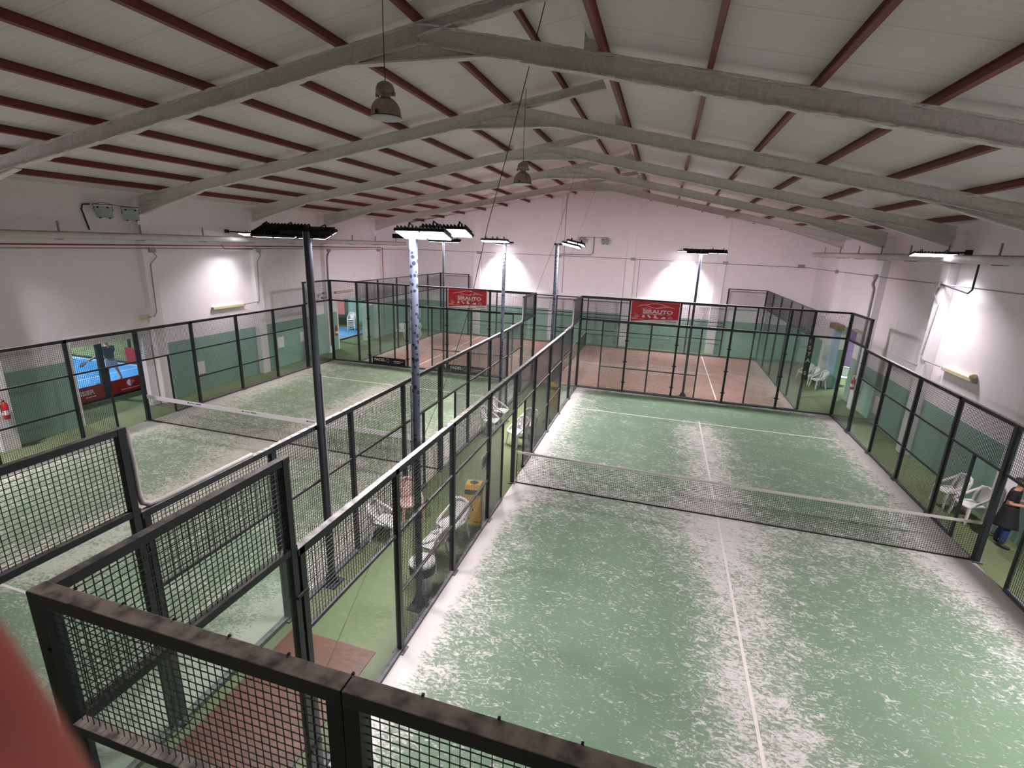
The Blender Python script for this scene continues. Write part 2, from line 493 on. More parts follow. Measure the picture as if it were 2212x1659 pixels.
# pilasters of the side walls and the back wall
k = 3
for y in FY + [-7.8]:
    b = MB(); b.box(WL, y-0.2, 0, WL+0.25, y+0.2, roofz(WL)-0.1); struct('trim_%d' % k, b, M['concrete'], bevel=0.01); k += 1
    b = MB(); b.box(WR-0.25, y-0.2, 0, WR, y+0.2, roofz(WR)-0.15); struct('trim_%d' % k, b, M['concrete'], bevel=0.01); k += 1
for x in (-13.75, -8.5, -3.85, 1.3):
    b = MB(); b.box(x-0.25, WB-0.16, 0, x+0.25, WB, 5.45 if x != -8.5 else 3.3); b.box(x-0.25, WB-0.06, 0, x+0.25, WB, roofz(x)); struct('trim_%d' % k, b, M['concrete'], bevel=0.01); k += 1
# blocked-up window outlines in the side walls
for (x, s, y0, y1, z0, z1) in ((WL, 1, 8.3, 10.2, 2.9, 4.1), (WR, -1, 7.2, 9.3, 2.7, 3.9)):
    b = MB(); d = 0.008*s
    b.box(x, y0, z0, x+d, y0+0.04, z1); b.box(x, y1-0.04, z0, x+d, y1, z1); b.box(x, y0, z1-0.04, x+d, y1, z1); b.box(x, y0, z0, x+d, y1, z0+0.04)
    struct('trim_%d' % k, b, M['wall_plain']); k += 1
# low curb of the floor along the walls: grey skirting
# ------------------------------------------------------------------ neighbouring spaces seen through the openings
b = MB(); b.box(-42, -9, 0, -41.8, 22.5, 5); struct('wall_annex_far', b, M['wall_green'])
b = MB(); b.box(-42, 22.2, 0, WL-t, 22.5, 5); struct('wall_annex_back', b, M['wall_green'])
b = MB(); b.box(-42, -9.2, 0, WL-t, -9, 5); struct('wall_annex_front', b, M['wall_green'])
b = MB(); b.box(-42, -9.2, 5, WL-t, 22.5, 5.2); struct('ceiling_annex', b, M['wall_plain'])
b = MB(); b.box(-22.5, 18.6, 0, WL-t, 18.8, 4.9); struct('wall_annex_side', b, M['wall_green'])
b = MB(); b.box(WR+t, 20.0, 0, 11.5, 20.2, 3.2); struct('wall_room_back', b, M['purple'])
b = MB(); b.box(11.3, 12.4, 0, 11.5, 20.0, 3.2); struct('wall_room_side', b, M['wall_green'])
b = MB(); b.box(WR+t, 12.2, 0, 11.5, 12.4, 3.2); struct('wall_room_front', b, M['wall_green'])
b = MB(); b.box(WR+t, 12.2, 3.2, 11.5, 20.2, 3.4); struct('ceiling_room', b, M['wall_plain'])
b = MB(); b.box(5.96, 14.55, 0, 6.26, 14.82, 2.72); struct('door_3', b, M['lightblue'], bevel=0.01)

# ------------------------------------------------------------------ roof frames
def ibeam(b, pts, depth, fw=0.15, wt=0.05, ft=0.03, y=0.0, drop=0.0):
    """I profile following (x,z) top points; depth below the top line; rough coating jitter"""
    for (x0, z0), (x1, z1) in zip(pts[:-1], pts[1:]):
        n = max(2, int(abs(x1-x0)/0.09))
        for (ya, yb, da, db) in ((-fw/2, fw/2, 0, ft), (-wt/2, wt/2, ft, depth-ft), (-fw/2, fw/2, depth-ft, depth)):
            rings = []
            for i in range(n+1):
                f = i/n; x = x0+(x1-x0)*f; z = z0+(z1-z0)*f
                j = lambda a: random.uniform(-a, a)
                rings.append([(x, y+ya+j(.010), z-da+j(.005)), (x, y+yb+j(.010), z-da+j(.005)), (x, y+yb+j(.012), z-db-j(.010)), (x, y+ya+j(.012), z-db-j(.010))])
            vs = [p for r in rings for p in r]; fs = []
            for i in range(n):
                for q in range(4):
                    q2 = (q+1) % 4
                    fs.append((i*4+q, i*4+q2, (i+1)*4+q2, (i+1)*4+q))
            fs += [(3,2,1,0), (n*4, n*4+1, n*4+2, n*4+3)]
            b.add(vs, fs)
def taper(b, x0, x1, ztop0, ztop1, zb0, zb1, y, fw=0.15, wt=0.05, ft=0.03):
    """haunch: web wedge with a bottom flange"""
    b.add([(x0,y-wt/2,zb0),(x1,y-wt/2,zb1),(x1,y-wt/2,ztop1),(x0,y-wt/2,ztop0),(x0,y+wt/2,zb0),(x1,y+wt/2,zb1),(x1,y+wt/2,ztop1),(x0,y+wt/2,ztop0)],
          [(0,1,2,3),(7,6,5,4),(0,4,5,1),(1,5,6,2),(2,6,7,3),(3,7,4,0)])
    b.bar((x0, y, zb0), (x1, y, zb1), fw, ft)
DEP = 0.31
order = ['nearest', 'second nearest', 'middle', 'second farthest', 'farthest']
for i, y in enumerate(FY):
    T = thing('roof_frame', '%s of the five grey sprayed steel portal frames under the roof' % order[i], 'roof frame', (RX, y, RZ-0.3), group='portal frames across the hall')
    b = MB(); ibeam(b, [(WL+0.25, roofz(WL+0.25)), (RX, RZ)], DEP, y=y); part('left_rafter', b, M['beam'], T)
    b = MB(); ibeam(b, [(RX, RZ), (WR-0.25, roofz(WR-0.25))], DEP, y=y); part('right_rafter', b, M['beam'], T)
    b = MB(); ibeam(b, [(RX, RZ), (-3.25, roofz_up(-3.25))], 0.2, y=y); part('ridge_extension', b, M['beam'], T)
    b = MB(); b.prism([(-3.30, roofz(-3.3)), (-3.02, roofz(-3.0)-0.02), (-3.24, roofz_up(-3.25)-0.1), (-3.30, roofz_up(-3.3)-0.1)], 'y', y-0.05, y+0.05); part('ridge_post', b, M['beam'], T)
    b = MB(); taper(b, WL+0.25, -15.9, roofz(WL+.25)-DEP, roofz(-15.9)-DEP, roofz(WL+.25)-DEP-0.26, roofz(-15.9)-DEP-0.01, y); part('haunch', b, M['beam'], T)
    b = MB(); taper(b, WR-0.25, 3.35, roofz(WR-.25)-DEP, roofz(3.35)-DEP, roofz(WR-.25)-DEP-0.26, roofz(3.35)-DEP-0.01, y); part('haunch', b, M['beam'], T)
    b = MB(); b.prism([(-7.15, roofz(-7.15)-DEP), (-4.9, roofz(-4.9)-DEP), (RX, RZ-DEP)], 'y', y-0.025, y+0.025); b.bar((-7.25, y, RZ-DEP-0.215), (-4.8, y, RZ-DEP-0.225), 0.15, 0.03); part('apex_plate', b, M['beam'], T)
# purlins
def ibar(b, x, z, nx, nz, y0, y1, h=0.15, fw=0.075):
    # axis along y, standing normal (nx,nz)
    tx, tz = nz, -nx
    def q(a, c): return (x+tx*a+nx*c, z+tz*a+nz*c)
    for (a0, a1, c0, c1) in ((-fw/2, fw/2, 0, 0.012), (-0.006, 0.006, 0.012, h-0.012), (-fw/2, fw/2, h-0.012, h)):
        b.prism([q(a0,c0), q(a1,c0), q(a1,c1), q(a0,c1)], 'y', y0, y1)
n_l = [-17.6+1.45*i for i in range(10)]
words = ['first','second','third','fourth','fifth','sixth','seventh','eighth','ninth','tenth']
a = math.atan(0.178)
for i, x in enumerate(n_l):
    b = MB(); ibar(b, x, roofz_up(x)+0.002, -math.sin(a), math.cos(a), WN, WB)
    single('roof_purlin', b, M['purlin'], 'dark red steel purlin on the left roof slope, %s up from the left wall' % words[i], 'purlin', 'purlins of the left roof slope')
a = math.atan(0.2)
for i, x in enumerate([-3.03, -1.52, -0.13, 1.24, 2.66, 4.1, 5.55]):
    b = MB(); ibar(b, x, roofz(x)+0.002, math.sin(a), math.cos(a), WN, WB)
    single('roof_purlin', b, M['purlin'], 'dark red steel purlin on the right roof slope, %s down from the ridge' % words[i], 'purlin', 'purlins of the right roof slope')

# ------------------------------------------------------------------ court floors
def court(name, label, cx, cy, hx, hy, mat, lines):
    T = thing(name, label, 'court surface', (cx, cy, 0.0))
    b = MB(); b.box(-hx, -hy, -0.01, hx, hy, 0.012)
    part('turf', b, mat, T, world=False)
    for (x0, y0, x1, y1) in lines:
        b = MB(); b.box(x0, y0, 0.012, x1, y1, 0.016); part('court_line', b, M['whiteline'], T, world=False)
M['whiteline'] = plain('white_court_line', rgb(204, 198, 192), 0.9, var=0.1, vscale=6)
SV = 6.95*YS; l = 0.025
court('padel_court_surface', 'sandy green turf of the right-hand padel court', 0, 0, 4.97, YE-0.03, M['turf_right'],
      [(-l, -SV-0.15, l, -0.03), (-l, 0.03, l, SV+0.15), (-4.75, SV-l, 4.75, SV+l), (-4.75, -SV-l, 4.75, -SV+l)])
court('padel_court_surface', 'sandy green turf of the left-hand padel court', XLC, 0, 5.16, YE-0.03, M['turf_left'],
      [(-l, -SV-0.15, l, -0.03), (-l, 0.03, l, SV+0.15), (-5.0, SV-l, 5.0, SV+l), (-5.0, -SV-l, 5.0, -SV+l)])
XC = -6.1; YC = 14.85
court('padel_court_surface', 'terracotta red turf of the padel court across the far end', XC, YC, 9.9, 4.85, M['turf_red'],
      [(-6.95-l, -4.85, -6.95+l, 4.85), (6.95-l, -4.85, 6.95+l, 4.85), (-7.1, -l, -0.03, l), (0.03, -l, 7.1, l)])
court('padel_court_surface', 'bright blue turf of the padel court through the wall opening', -30.9, -1.85, 9.9, 7.0, M['turf_blue'],
      [(6.75-l, -6.9, 6.75+l, 6.9)])
court('padel_court_surface', 'second patch of blue turf behind the far left opening', -27.5, 16.0, 7.2, 2.3, M['turf_blue'], [(7.0, -2.3, 7.08, 2.3), (-7.1, 2.15, 7.0, 2.22)])
b = MB(); b.box(-6.80, -9.6, 0.0, -5.33, -6.05, 0.02)
single('plank_mat', b, M['planks'], 'reddish plank-patterned mat lying in the passage between the courts', 'mat')

# ------------------------------------------------------------------ fences
def wires(b, ax, u0, u1, z0, z1, c, w=0.0058, pitch=0.05):
    """welded mesh in a vertical plane: ax='y' plane x=c spanning y; ax='x' plane y=c spanning x"""
    n = max(1, round((u1-u0)/pitch)); m = max(1, round((z1-z0)/pitch))
    h = w/2
    def quad_prism(p0, p1, e1, e2):
        vs = []
        for p in (p0, p1):
            for s, t_ in ((-1,-1),(1,-1),(1,1),(-1,1)):
                vs.append((p[0]+e1[0]*s+e2[0]*t_, p[1]+e1[1]*s+e2[1]*t_, p[2]+e1[2]*s+e2[2]*t_))
        b.add(vs, [(0,1,5,4),(1,2,6,5),(2,3,7,6),(3,0,4,7)])
    for i in range(1, n):
        u = u0+(u1-u0)*i/n
        if ax == 'y': quad_prism((c-h, u, z0), (c-h, u, z1), (h,0,0), (0,h,0))
        else: quad_prism((u, c-h, z0), (u, c-h, z1), (h,0,0), (0,h,0))
    for j in range(1, m):
        z = z0+(z1-z0)*j/m
        if ax == 'y': quad_prism((c+h, u0, z), (c+h, u1, z), (h,0,0), (0,0,h))
        else: quad_prism((u0, c+h, z), (u1, c+h, z), (0,h,0), (0,0,h))

def P3(ax, c, u, z): return (c, u, z) if ax == 'y' else (u, c, z)
def add_post(T, ax, c, u, z1, w=0.08, z0=0.0, d=0.08, foot=True):
    b = MB()
    if ax == 'y': b.box(c-d/2, u-w/2, z0, c+d/2, u+w/2, z1)
    else: b.box(u-w/2, c-d/2, z0, u+w/2, c+d/2, z1)
    if foot:
        p = P3(ax, c, u, 0)
        b.box(p[0]-0.09, p[1]-0.09, 0, p[0]+0.09, p[1]+0.09, 0.025)
    return part('post', b, M['paint'], T)
def add_rail(T, ax, c, u0, u1, z, w=0.07, h=0.07, mat='paint', name='rail'):
    b = MB(); b.bar(P3(ax, c, u0, z), P3(ax, c, u1, z), w, h)
    return part(name, b, M[mat], T)
def add_mesh(T, ax, c, u0, u1, z0, z1):
    b = MB(); wires(b, ax, u0, u1, z0, z1, c)
    return part('wire_mesh', b, M['wire'], T)
def add_glass(T, ax, c, u0, u1, z0, z1):
    b = MB()
    if ax == 'y': b.box(c-0.006, u0, z0, c+0.006, u1, z1)
    else: b.box(u0, c-0.006, z0, u1, c+0.006, z1)
    o = part('glass_pane', b, M['glass'], T)
    return o
def clamps(T, ax, c, us, zs):
    for u in us:
        for z in zs:
            b = MB(); p = P3(ax, c, u, z)
            if ax == 'y': b.cbox(p, (0.12, 0.16, 0.035))
            else: b.cbox(p, (0.16, 0.12, 0.035))
            part('glass_clamp', b, M['black'], T)

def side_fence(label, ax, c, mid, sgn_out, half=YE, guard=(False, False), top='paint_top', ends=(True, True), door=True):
    """side of a court, symmetric about 'mid' along u; steps from 3 m to 4 m over the last bay"""
    k = half/10.0
    loc = P3(ax, c, mid, 0)
    T = thing('court_fence', label, 'fence', loc, group='court side fences')
    U = lambda q: mid+q*k
    for s in (-1, 1):
        z8 = 4.0
        add_post(T, ax, c, U(8*s)+0.055*s, z8, 0.07)
        add_post(T, ax, c, U(8*s)-0.055*s, 3.0, 0.07)
        for q in (6, 4, 2): add_post(T, ax, c, U(q*s)+0.0, 3.0)
        add_post(T, ax, c, U(1.0*s), 2.0, 0.05, d=0.05, foot=False)
        # rails
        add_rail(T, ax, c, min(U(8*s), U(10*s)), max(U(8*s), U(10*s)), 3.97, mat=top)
        add_rail(T, ax, c, min(U(8*s), U(10*s)), max(U(8*s), U(10*s)), 3.03)
        add_rail(T, ax, c, min(U(2*s), U(6*s)), max(U(2*s), U(6*s)), 1.0, 0.04, 0.04)
        b = MB(); b.bar(P3(ax, c, min(U(1*s), U(10*s)), 0.035), P3(ax, c, max(U(1*s), U(10*s)), 0.035), 0.09, 0.07)
        part('base_rail', b, M['graybase'], T)
        # infill
        add_mesh(T, ax, c, min(U(8*s)+.09*s, U(10*s)), max(U(8*s)+.09*s, U(10*s)), 3.06, 3.94)
        add_glass(T, ax, c+0*sgn_out, min(U(8*s)+.09*s, U(9.96*s)), max(U(8*s)+.09*s, U(9.96*s)), 0.07, 2.99)
        g0, g1 = sorted((U(6*s)+.04*s, U(8*s)-.09*s))
        add_glass(T, ax, c, g0, g1, 0.07, 1.98); add_mesh(T, ax, c, g0, g1, 2.02, 2.94)
        for (p, q) in ((4, 6), (2, 4)):
            g0, g1 = sorted((U(p*s)+.04*s, U(q*s)-.04*s)); add_mesh(T, ax, c, g0, g1, 0.07, 1.98); add_mesh(T, ax, c, g0, g1, 2.02, 2.94)
        g0, g1 = sorted((U(1*s)+.03*s, U(2*s)-.04*s)); add_mesh(T, ax, c, g0, g1, 0.07, 1.98)
        g0, g1 = sorted((U(0)+.06*s, U(2*s)-.04*s)); add_mesh(T, ax, c, g0, g1, 2.02, 2.94)
        clamps(T, ax, c, (U(8*s),), (0.5, 1.5, 2.5) )
    add_post(T, ax, c, mid, 3.0, 0.10, d=0.10)
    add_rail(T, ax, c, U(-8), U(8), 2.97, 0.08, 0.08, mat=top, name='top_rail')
    add_rail(T, ax, c, U(-8), U(8), 2.0, 0.045, 0.045, name='middle_rail')
    for s, g in zip((-1, 1), guard):
        if not g: continue
        b = MB(); q = U(8*s)
        pts = [P3(ax, c, q-0.01*s, 3.96), P3(ax, c, q-0.03*s, 3.6), P3(ax, c, q-0.03*s, 3.2), P3(ax, c, q-0.05*s, 3.1), P3(ax, c, q-0.12*s, 3.045), P3(ax, c, q-0.25*s, 3.03), P3(ax, c, q-1.6*s, 3.03)]
        b.tube(pts, 0.03, 8); part('edge_padding', b, M['guard'], T)
    return T
M['guard'] = plain('pale_grey_foam_padding', rgb(150, 146, 144), 0.8)

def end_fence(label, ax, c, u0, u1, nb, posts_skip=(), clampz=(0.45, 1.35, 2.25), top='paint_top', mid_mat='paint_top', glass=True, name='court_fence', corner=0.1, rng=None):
    T = thing(name, label, 'fence', P3(ax, c, (u0+u1)/2, 0), group='court end fences')
    du = (u1-u0)/nb
    for i in range(nb+1):
        u = u0+du*i
        w = corner if i in (0, nb) else 0.08
        add_post(T, ax, c, u, 4.0, w, d=w)
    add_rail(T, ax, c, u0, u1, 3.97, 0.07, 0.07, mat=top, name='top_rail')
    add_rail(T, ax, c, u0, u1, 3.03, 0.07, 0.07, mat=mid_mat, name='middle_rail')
    b = MB(); b.bar(P3(ax, c, u0, 0.035), P3(ax, c, u1, 0.035), 0.09, 0.07); part('base_rail', b, M['graybase'], T)
    for i in range(nb):
        a0, a1 = u0+du*i+0.045, u0+du*(i+1)-0.045
        add_mesh(T, ax, c, a0, a1, 3.06, 3.94)
        add_glass(T, ax, c, a0, a1, 0.07, 2.99)
    clamps(T, ax, c, [u0+du*i for i in range(1, nb)], clampz)
    return T

side_fence('dark mesh fence with pale top rail along the left side of the right green court', 'y', XB, 0, -1, guard=(False, True))
side_fence('dark mesh and glass fence along the right wall side of the right green court', 'y', XR, 0, 1)
side_fence('dark mesh fence on the passage side of the left green court, with padded steps', 'y', XA, 0, 1, guard=(True, True))
side_fence('dark mesh fence of the left green court running beside the left wall', 'y', XD, 0, -1, top='paint')
end_fence('glass and mesh end fence at the far end of the right green court', 'x', YE, XB, XR, 5)
end_fence('glass and mesh end fence at the far end of the left green court', 'x', YE, XD, XA, 5)

# near end fence of the right court, seen just below the viewpoint (thick doubled frames)
T = thing('court_fence', 'closest fence, thick dark dusty rails and wire mesh right below the viewpoint', 'fence', (0, -YE, 0), group='court end fences')
for x in (-5.0, -3.045, -2.955, -1.045, -0.955, 0.955, 1.045, 2.955, 3.045, 5.0):
    b = MB(); w = 0.1 if abs(x) == 5 else 0.085
    b.box(x-w/2, -YE-0.05, 0, x+w/2, -YE+0.04, 3.985 if abs(x) != 5 else 4.0); part('post', b, M['paint'], T)
for (x0, x1) in ((-5.04, -3.003), (-2.997, -1.0), (-0.995, 1.0), (1.005, 3.0), (3.005, 5.04)):
    b = MB(); b.box(x0, -YE-0.055, 3.925, x1, -YE+0.045, 4.01); part('top_rail', b, M['rail_near'], T, bevel=0.006)
    b = MB(); b.box(x0, -YE-0.045, 3.0, x1, -YE+0.035, 3.07); part('middle_rail', b, M['rail_near'], T, bevel=0.004)
    b = MB(); wires(b, 'x', x0+0.06, x1-0.05, 3.07, 3.93, -YE, w=0.0042); part('wire_mesh', b, M['wire'], T)
    b = MB(); b.box(x0+0.09, -YE-0.006, 0.07, x1-0.09, -YE+0.006, 2.98); part('glass_pane', b, M['glass'], T)
b = MB(); b.box(-5, -YE-0.045, 0, 5, -YE+0.045, 0.07); part('base_rail', b, M['graybase'], T)
for i in range(18):
    b = MB(); x = -4.8+i*0.36; b.cbox((x, -YE+0.045, 4.012), (0.012, 0.012, 0.012)); part('rail_bolt', b, M['steel'], T)
b = MB(); b.cyl((-4.97, -YE-0.06, 3.62), (-4.97, -YE-0.045, 3.62), 0.016, 10); part('post_bolt', b, M['steel'], T)
# near-end 4 m stub of the right court's left fence gets the brown dusted top rail (already part of the side fence)

# fences of the crosswise red court
T = thing('court_fence', 'slimmer second fence just behind the far glass walls, edge of the red court', 'fence', (XC, 9.97, 0), group='red court fences')
for x in (-14.03, -12.03, -10.05, -8.05, -4.05, -2.05, -0.08, 1.85): add_post(T, 'x', 9.97, x, 3.0 if abs(x-XC) < 7.9 else 4.0, 0.06, d=0.06)
for (x0, x1) in ((-16.03, -14.03), (1.85, 3.83)):
    add_rail(T, 'x', 9.97, x0, x1, 3.97, 0.06, 0.06); add_mesh(T, 'x', 9.97, x0+.04, x1-.04, 3.05, 3.94); add_glass(T, 'x', 9.97, x0+.04, x1-.04, .07, 2.97)
for (x0, x1) in ((-14.03, -8.05), (-4.05, 1.85)):
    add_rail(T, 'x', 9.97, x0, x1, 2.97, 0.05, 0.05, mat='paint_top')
for (x0, x1) in ((-12.03, -8.05), (-4.05, -0.08)):
    add_rail(T, 'x', 9.97, x0, x1, 1.02, 0.04, 0.04)
    add_mesh(T, 'x', 9.97, x0+.03, x1-.03, 0.07, 2.94)
for x in (-16.03, 3.83): add_post(T, 'x', 9.97, x, 4.0, 0.09, d=0.09)
b = MB(); b.box(-16.03, 9.93, 0, -7.1, 10.0, 0.06); b.box(-4.95, 9.93, 0, 3.83, 10.0, 0.06); part('base_rail', b, M['graybase'], T)
T = thing('court_fence', 'dark mesh fence of the red court standing in front of the back wall', 'fence', (XC, 19.73, 0), group='red court fences')
for x in (-16.03, -14.03, 1.83, 3.83): add_post(T, 'x', 19.73, x, 4.0, 0.08)
for x in (-12.05, -10.07, -8.08, -6.1, -4.1, -2.13, -0.15): add_post(T, 'x', 19.73, x, 3.0)
for (x0, x1) in ((-16.03, -14.03), (1.83, 3.83)):
    add_rail(T, 'x', 19.73, x0, x1, 3.97, 0.05, 0.05); add_rail(T, 'x', 19.73, x0, x1, 3.0, 0.05, 0.05); add_mesh(T, 'x', 19.73, x0, x1, 3.03, 3.94); add_glass(T, 'x', 19.73, x0+.04, x1-.04, .07, 2.97)
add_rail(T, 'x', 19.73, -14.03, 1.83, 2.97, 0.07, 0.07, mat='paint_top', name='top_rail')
for z in (2.0, 1.0): add_rail(T, 'x', 19.73, -14.03, 1.83, z, 0.045, 0.045)
for i in range(8): x0 = -14.03+i*1.983; add_mesh(T, 'x', 19.73, x0+.03, x0+1.95, 0.07, 2.94)
b = MB(); b.box(-16.03, 19.69, 0, 3.83, 19.77, 0.07); part('base_rail', b, M['graybase'], T)
for x, lab in ((3.83, 'glass end fence of the red court on its right side'), (-16.03, 'glass end fence of the red court on its left side')):
    T = thing('court_fence', lab, 'fence', (x, YC, 0), group='red court fences')
    for i in range(1, 5): add_post(T, 'y', x, 9.97+i*1.952, 4.0, 0.07)
    add_rail(T, 'y', x, 10.02, 19.68, 3.97, 0.05, 0.05, name='top_rail'); add_rail(T, 'y', x, 10.02, 19.68, 3.0, 0.05, 0.05, name='middle_rail')
    for i in range(5):
        y0 = 9.97+i*1.952+.05
        add_mesh(T, 'y', x, y0, y0+1.85, 3.03, 3.94); add_glass(T, 'y', x, y0, y0+1.85, 0.07, 2.97)
    b = MB(); b.box(x-.04, 10.02, 0, x+.04, 19.68, .07); part('base_rail', b, M['graybase'], T)

# fence of the blue court next door
T = thing('court_fence', 'dark posts with glass at the near end of the blue court', 'fence', (-20.9, 1.2, 0))
for y in (-2.9, 1.16, 5.2): add_post(T, 'y', -20.9, y, 4.0, 0.18, d=0.12)
for (y0, y1) in ((-2.8, 1.05), (1.27, 5.1)): add_glass(T, 'y', -20.9, y0, y1, 0.1, 3.0)
b = MB(); b.box(-20.96, -2.9, 0, -20.84, 5.2, 0.1); part('base_rail', b, M['paint'], T)
T = thing('court_fence', 'glass side fence at the far edge of the blue court', 'fence', (-26, 5.2, 0))
for x in (-29.0, -27.0, -25.0, -23.0): add_post(T, 'x', 5.2, x, 3.0, 0.1)
b = MB(); b.box(-30, 5.16, 0, -21, 5.24, 0.1); part('base_rail', b, M['paint'], T)
T = thing('court_fence', 'dark post and kerb beside the second patch of blue turf', 'fence', (-20.2, 15.0, 0))
add_post(T, 'y', -20.2, 14.0, 2.6, 0.16, d=0.16); b = MB(); b.box(-20.26, 13.7, 0, -20.14, 18.2, 0.08); part('base_rail', b, M['paint'], T)

# ------------------------------------------------------------------ nets
def net(label, ax, c, u0, u1, zc, band, bandh, logos=False, hb=0.90):
    """ax='x': net plane y=c spanning x"""
    T = thing('padel_net', label, 'net', P3(ax, c, (u0+u1)/2, 0))
    mid = (u0+u1)/2; hl = (u1-u0)/2
    def ztop(u): return zc + (hb-zc)*((u-mid)/hl)**2
    b = MB(); n = int((u1-u0)/0.045)
    w = 0.0045; h = w/2
    for i in range(n+1):
        u = u0+(u1-u0)*i/n; zt = ztop(u)-bandh*0.6
        p0 = P3(ax, c-h, u, 0.03); p1 = P3(ax, c-h, u, zt)
        b.bar(p0, p1, w, w, caps=False)
    seg = 12
    for j in range(1, 19):
        f = j/19
        for s in range(seg):
            ua = u0+(u1-u0)*s/seg; ub = u0+(u1-u0)*(s+1)/seg
            b.bar(P3(ax, c+h, ua, 0.03+(ztop(ua)-bandh-0.03)*f), P3(ax, c+h, ub, 0.03+(ztop(ub)-bandh-0.03)*f), w, w, caps=False)
    part('net_mesh', b, M['netcord'], T)
    b = MB()
    for s in range(24):
        ua = u0+(u1-u0)*s/24; ub = u0+(u1-u0)*(s+1)/24
        za, zb = ztop(ua), ztop(ub)
        A = [P3(ax, c+e, ua, z) for e, z in ((-.008, za-bandh), (.008, za-bandh), (.012, za), (-.012, za))]
        B_ = [P3(ax, c+e, ub, z) for e, z in ((-.008, zb-bandh), (.008, zb-bandh), (.012, zb), (-.012, zb))]
        b.add(A+B_, [(0,1,5,4),(1,2,6,5),(2,3,7,6),(3,0,4,7)])
    part('top_band', b, M[band], T)
    b = MB(); b.bar(P3(ax, c, u0, 0.03), P3(ax, c, u1, 0.03), 0.012, 0.035); part('bottom_band', b, M['black'], T)
    b = MB(); b.cyl(P3(ax, c, u0, 0.0), P3(ax, c, u0, hb), 0.012, 8); b.cyl(P3(ax, c, u1, 0.0), P3(ax, c, u1, hb), 0.012, 8)
    part('side_rod', b, M['black'], T)
    return T
net('black net with grey top band across the right green court', 'x', 0.0, -4.90, 4.92, 0.88, 'greyband', 0.055)
NL = net('black net with wide white top band across the left green court', 'x', 0.0, XD+0.08, XA-0.08, 0.88, 'whiteband', 0.13, logos=True)
net('black net across the middle of the red court, seen edge-on down the passage', 'y', XC, 9.99, 19.70, 0.88, 'greyband', 0.055)

# ------------------------------------------------------------------ lettering
def text_part(txt, size, org, xd, yd, mat, parent, name='lettering', extr=0.002, align='LEFT', bold=0.0, sx=1.0):
    cu = bpy.data.curves.new('t', 'FONT'); cu.body = txt; cu.size = size; cu.extrude = extr
    cu.align_x = align; cu.offset = bold
    to = OBJ.new('t', cu); COL.objects.link(to)
    dg = bpy.context.evaluated_depsgraph_get()
    me = bpy.data.meshes.new_from_object(to.evaluated_get(dg))
    OBJ.remove(to); bpy.data.curves.remove(cu)
    X = Vector(xd).normalized(); Y = Vector(yd).normalized(); Z = X.cross(Y)
    o0 = Vector(org)
    pl = Vector((0,0,0)); p = parent
    while p is not None: pl = pl + p.location; p = p.parent
    for v in me.vertices:
        c = v.co.copy(); v.co = o0 + X*c.x*sx + Y*c.y + Z*c.z - pl
    me.materials.clear(); me.materials.append(mat)
    o = OBJ.new(name, me); COL.objects.link(o); o.parent = parent
    return o
def ribbon(b, pts, w, org, X, Y, off):
    """flat stroke through 2D pts, width list w"""
    X = Vector(X); Y = Vector(Y); Z = X.cross(Y); o = Vector(org)
    # catmull resample
    P_ = [Vector(p) for p in pts]; out = []; ws = []
    for i in range(len(P_)-1):
        p0 = P_[max(i-1,0)]; p1 = P_[i]; p2 = P_[i+1]; p3 = P_[min(i+2, len(P_)-1)]
        for k_ in range(6):
            t_ = k_/6
            out.append(0.5*((2*p1)+(-p0+p2)*t_+(2*p0-5*p1+4*p2-p3)*t_*t_+(-p0+3*p1-3*p2+p3)*t_**3)); ws.append(w[i]*(1-t_)+w[i+1]*t_)
    out.append(P_[-1]); ws.append(w[-1])
    vs = []; fs = []
    for i, p in enumerate(out):
        d = (out[min(i+1, len(out)-1)]-out[max(i-1, 0)]).normalized(); n = Vector((-d.y, d.x))
        for s in (-1, 1):
            q = p+n*s*ws[i]/2
            vs.append(o+X*q.x+Y*q.y+Z*off)
        if i: fs.append((2*i-2, 2*i-1, 2*i+1, 2*i))
    b.add(vs, fs)

for k_, cx in ((0, NL.location.x-1.4-2.0), (1, NL.location.x-1.3), (2, NL.location.x+1.0)):
    b = MB(); b.box(cx-0.03, -0.0135, 0.825, cx+0.03, -0.0115, 0.86)
    for q in range(4): b.box(cx+0.06+q*0.05, -0.0135, 0.83, cx+0.095+q*0.05, -0.0115, 0.85)
    for q in range(3): b.box(cx+0.30+q*0.07, -0.0135, 0.825, cx+0.36+q*0.07, -0.0115, 0.852)
    part('band_logo', b, M['netcord'], NL)

